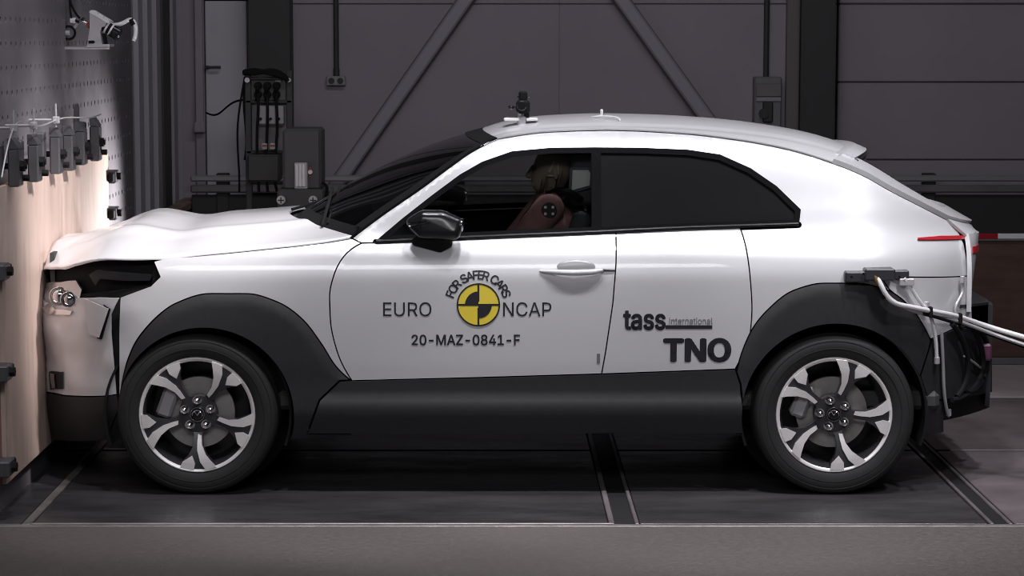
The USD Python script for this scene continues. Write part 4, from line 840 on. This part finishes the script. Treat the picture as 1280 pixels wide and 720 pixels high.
for lab, pts, r, mt in (('pale cable hanging down behind the rear wheel, left of a twin', [(1160, 388), (1166, 405), (1170, 430), (1171, 455)], 0.008, LIGHTPL), ('pale cable hanging down behind the rear wheel, right of a twin', [(1177, 415), (1178, 435), (1179, 460), (1180, 485), (1186, 520)], 0.007, SILVERC),
                        ('short pale lead sloping from the sensor box to the thick cable', [(1130, 348), (1140, 362), (1150, 377), (1158, 386)], 0.008, LIGHTPL), ('short bent lead standing up on the white rear bumper corner', [(1196, 396), (1197, 378), (1203, 366), (1203, 354)], 0.007, SILVERC)):
    c = thing('sensor_lead', lab, 'cable'); obj('lead', tube([on(*p, 0.03) for p in pts], r, 8, 30), mt, c); p = on(*pts[-1], 0.03); obj('plug', cyl(p, p + [0, 0, 0.03], r * 1.5, n=10, ch=0.002), GREYM, c)
c = thing('black_cable_loop', 'black cable bundle looped against the rear bumper', 'cable')
for k, pts in enumerate(([(1208, 405), (1232, 425), (1238, 450), (1226, 478), (1205, 486)], [(1200, 410), (1226, 432), (1228, 462), (1212, 490), (1190, 500)], [(1190, 405), (1205, 430), (1210, 460), (1196, 496)])):
    obj('loop', tube([on(min(p[0], 1236), p[1], 0.05) for p in pts], 0.012, 8, 40), BLACK, c)
p = [on(x, y, 0.04) for x, y in ((1205, 445), (1216, 452), (1228, 462))]; obj('grey_lead', tube(p, 0.005, 6, 20), SILVERC, c)
c = thing('purple_connector', 'small dark plum connector hanging in the cables behind the car', 'connector'); p = on(1232, 440, 0.05)
obj('body', cbox(p, (0.05, 0.04, 0.075), 0.01), pbr('plum_plastic', (0.10, 0.035, 0.07), 0.4), c, smooth=False); obj('cable_tail', tube([p + [0, 0, -0.03], p + [0.005, 0, -0.08], p + [-0.03, 0.02, -0.14]], 0.006, 6, 16), BLACK, c)

# ================================================================== EQUIPMENT BEHIND
yq = 13.3 - 9.5
E = lambda px, py, dy=0.0: aty(px, py, yq + dy)
st = thing('socket_stand', 'dark equipment stand with six sockets and white boxes behind the bonnet', 'equipment stand')
for px in (309, 361): x = E(px, 0)[0]; obj('post', bx(x - 0.018, x + 0.018, yq - 0.02, yq + 0.02, 0, E(0, 88)[2], 0.004), COLUMN, st, smooth=False)
for py in (98, 127, 190): obj('cross_bar', bx(E(306, 0)[0], E(364, 0)[0], yq - 0.02, yq + 0.02, E(0, py + 2)[2], E(0, py - 2)[2], 0.004), COLUMN, st, smooth=False)
obj('base_foot', bx(E(300, 0)[0], E(370, 0)[0], yq - 0.25, yq + 0.25, 0, 0.05, 0.01), COLUMN, st, smooth=False)
sp_ = obj('socket_panel', bx(E(312, 0)[0], E(357, 0)[0], yq + 0.0, yq + 0.04, E(0, 126)[2], E(0, 97)[2], 0.005), OLIVE, st, smooth=False)
for i, px in enumerate((323, 334.5, 346)):
    for py in (107, 118):
        p = E(px, py); obj('plug', [cyl(p + [0, 0.01, 0], p + [0, -0.05, 0], 0.022, n=14, ch=0.004), cyl(p + [0, -0.03, 0], p + [0, -0.07, -0.03], 0.012, n=10)], BLACK, sp_)
obj('label_strip', bx(E(343, 0)[0], E(350, 0)[0], yq - 0.005, yq, E(0, 103)[2], E(0, 100)[2], 0.001), BOXW, sp_, smooth=False)
obj('equipment_panel', bx(E(310, 0)[0], E(360, 0)[0], yq + 0.03, yq + 0.06, E(0, 190)[2], E(0, 127)[2], 0.004), GUARD, st, smooth=False)
for a, b in ((321, 333.5), (334.5, 344.5), (345.5, 354)): bxx = obj('pale_box', bx(E(a, 0)[0], E(b, 0)[0], yq - 0.06, yq + 0.03, E(0, 155)[2], E(0, 132)[2], 0.006), BOXW, st, smooth=False); c0 = E((a + b) / 2, 148); obj('knob', cyl(c0 + [0, -0.06, 0], c0 + [0, -0.07, 0], 0.008, n=10), BLACK, bxx)
obj('cable_bundle', [tube([E(306, 88 + k, -0.05), E(322, 91 - k, -0.07), E(340, 88 + 1.5 * k, -0.07), E(353, 93 + k, -0.05), E(361, 101, -0.04)], 0.013, 7, 30) for k in range(4)], BLACK, st)
for k, px in enumerate((322.5, 334, 345.5)):
    obj('hanging_cable', tube([E(px, 119, -0.07), E(px + 0.5, 135, -0.09), E(px - 1 + k, 165, -0.08), E(px - 1, 190, -0.08), E(px + 1, 240, -0.08)], 0.009, 7, 30), BLACK, st)
obj('connector_block', [bx(E(a, 0)[0], E(a + 7, 0)[0], yq - 0.10, yq - 0.04, E(0, 186)[2], E(0, 178)[2], 0.005) for a in (327, 337)], BOXW, st, smooth=False); obj('red_tab', [bx(E(a, 0)[0], E(a + 6, 0)[0], yq - 0.105, yq - 0.1, E(0, 182)[2], E(0, 180)[2], 0.001) for a in (328, 338)], REDM, st, smooth=False)
obj('power_supply', bx(E(309, 0)[0], E(350, 0)[0], yq - 0.12, yq + 0.05, E(0, 226)[2], E(0, 192)[2], 0.012), COLUMN, st, smooth=False)
obj('loose_cable', [tube([E(306, 96), E(301, 125, -0.02), E(297, 160, -0.02), E(298, 200, -0.02), E(299, 240)], 0.006, 6, 30), tube([E(258, 141, 0.8), E(275, 141, 0.5), E(290, 129, 0.2), E(307, 125)], 0.006, 6, 30), tube([E(308, 97), E(305, 130), E(308, 170), E(306, 200)], 0.008, 6, 30)], BLACK, st)
obj('lamp_head', bx(E(303, 0)[0], E(309, 0)[0], yq - 0.05, yq + 0.05, E(0, 94)[2], E(0, 87)[2], 0.006), BLACK, st, smooth=False)
for px, r in ((310, 0.015), (362, 0.012)): obj('clamp_knob', cyl(E(px, 100), E(px, 100) + [0, -0.05, 0], r, n=12), GREYM, st)
yq2 = 12.65 - 9.5
G = lambda px, py, dy=0.0: aty(px, py, yq2 + dy)
eq = thing('equipment_case', 'dark box trolley with a white vertical lamp and two round white bolts', 'equipment case')
obj('case_body', bx(G(351, 0)[0], G(400, 0)[0], yq2, yq2 + 0.30, G(0, 238)[2], G(0, 161)[2], 0.015), pbr('case_dark', (0.075, 0.074, 0.077), 0.6), eq, smooth=False)
obj('trolley_base', bx(G(345, 0)[0], G(404, 0)[0], yq2 - 0.05, yq2 + 0.32, 0.06, G(0, 236)[2], 0.01), pbr('trolley_dark', (0.055, 0.054, 0.056), 0.6), eq, smooth=False)
for k in (0, 1, 2, 3): x = G(352 + 45 * (k % 2), 0)[0]; obj('castor', cyl((x - 0.02, yq2 + (0 if k < 2 else 0.26), 0.03), (x + 0.02, yq2 + (0 if k < 2 else 0.26), 0.03), 0.03, n=16), BLACK, eq)
lm = obj('lamp_housing', bx(G(366.5, 0)[0], G(383, 0)[0], yq2 - 0.03, yq2, G(0, 236)[2], G(0, 203)[2], 0.005), GREYM, eq, smooth=False)
for a in (368, 372.3, 376.6): obj('lamp_tube', bx(G(a, 0)[0], G(a + 3.9, 0)[0], yq2 - 0.045, yq2 - 0.03, G(0, 233)[2], G(0, 204.5)[2], 0.004), pbr('lamp_white', (0.75, 0.74, 0.76), 0.4), lm, smooth=False)
obj('warning_sticker', bx(G(384.5, 0)[0], G(387.5, 0)[0], yq2 - 0.002, yq2, G(0, 222)[2], G(0, 209)[2], 0.0005), REDM, eq, smooth=False)
obj('switch', cyl(G(388, 215), G(388, 215) + [0, -0.02, 0], 0.012, n=12), LIGHTPL, eq)
for px in (351.5, 391.5):
    p = G(px, 250, -0.05); w = obj('round_bolt', cyl(p, p + [0, -0.02, 0], 0.024, n=24, ch=0.004), pbr('bolt_pale', (0.55, 0.54, 0.56), 0.4), eq)
    obj('bolt_cross', [cbox(p + [0, -0.021, 0], (0.034, 0.004, 0.006), 0.001), cbox(p + [0, -0.021, 0], (0.006, 0.004, 0.034), 0.001)], COLUMN, w, smooth=False)
obj('loose_hose', tube([G(402, 228), G(407, 231), G(408, 245), G(404, 262)], 0.008, 7, 24), BLACK, eq)
# brown board enclosure with hazard tape behind the tail
yb = 13.35 - 9.5
br = thing('board_enclosure', 'low dark brown board enclosure behind the tail of the car', 'barrier')
B_ = lambda px, py: aty(px, py, yb)
x0b = B_(1150, 400)[0]; zt_ = B_(1240, 301)[2]
for k in range(4): obj('board', bx(x0b + k * 1.15 + 0.002, x0b + (k + 1) * 1.15 - 0.002, yb, yb + 0.03, 0.04, zt_, 0.003), BROWN, br, smooth=False)
obj('skirting', bx(x0b, x0b + 4.6, yb - 0.02, yb + 0.03, 0.0, 0.04, 0.004), GUARD, br, smooth=False); obj('top_rail', bx(x0b, x0b + 4.6, yb - 0.02, yb + 0.06, zt_, zt_ + 0.012, 0.003), GUARD, br, smooth=False)
for k in range(5): obj('support_post', bx(x0b + k * 1.14, x0b + k * 1.14 + 0.05, yb + 0.03, yb + 0.10, 0, zt_, 0.005), COLUMN, br, smooth=False)
hz = thing('hazard_bar', 'red and white striped bar lying along the top of the brown boards', 'barrier bar')
zb_ = zt_ + 0.012; x = x0b
k = 0
while x < x0b + 4.5:
    L = 0.22; obj('red_stripe' if k % 2 else 'white_stripe', bx(x, x + L, yb - 0.015, yb + 0.015, zb_, zb_ + 0.03, 0.003), RED if k % 2 else WHITE, hz, smooth=False); x += L; k += 1
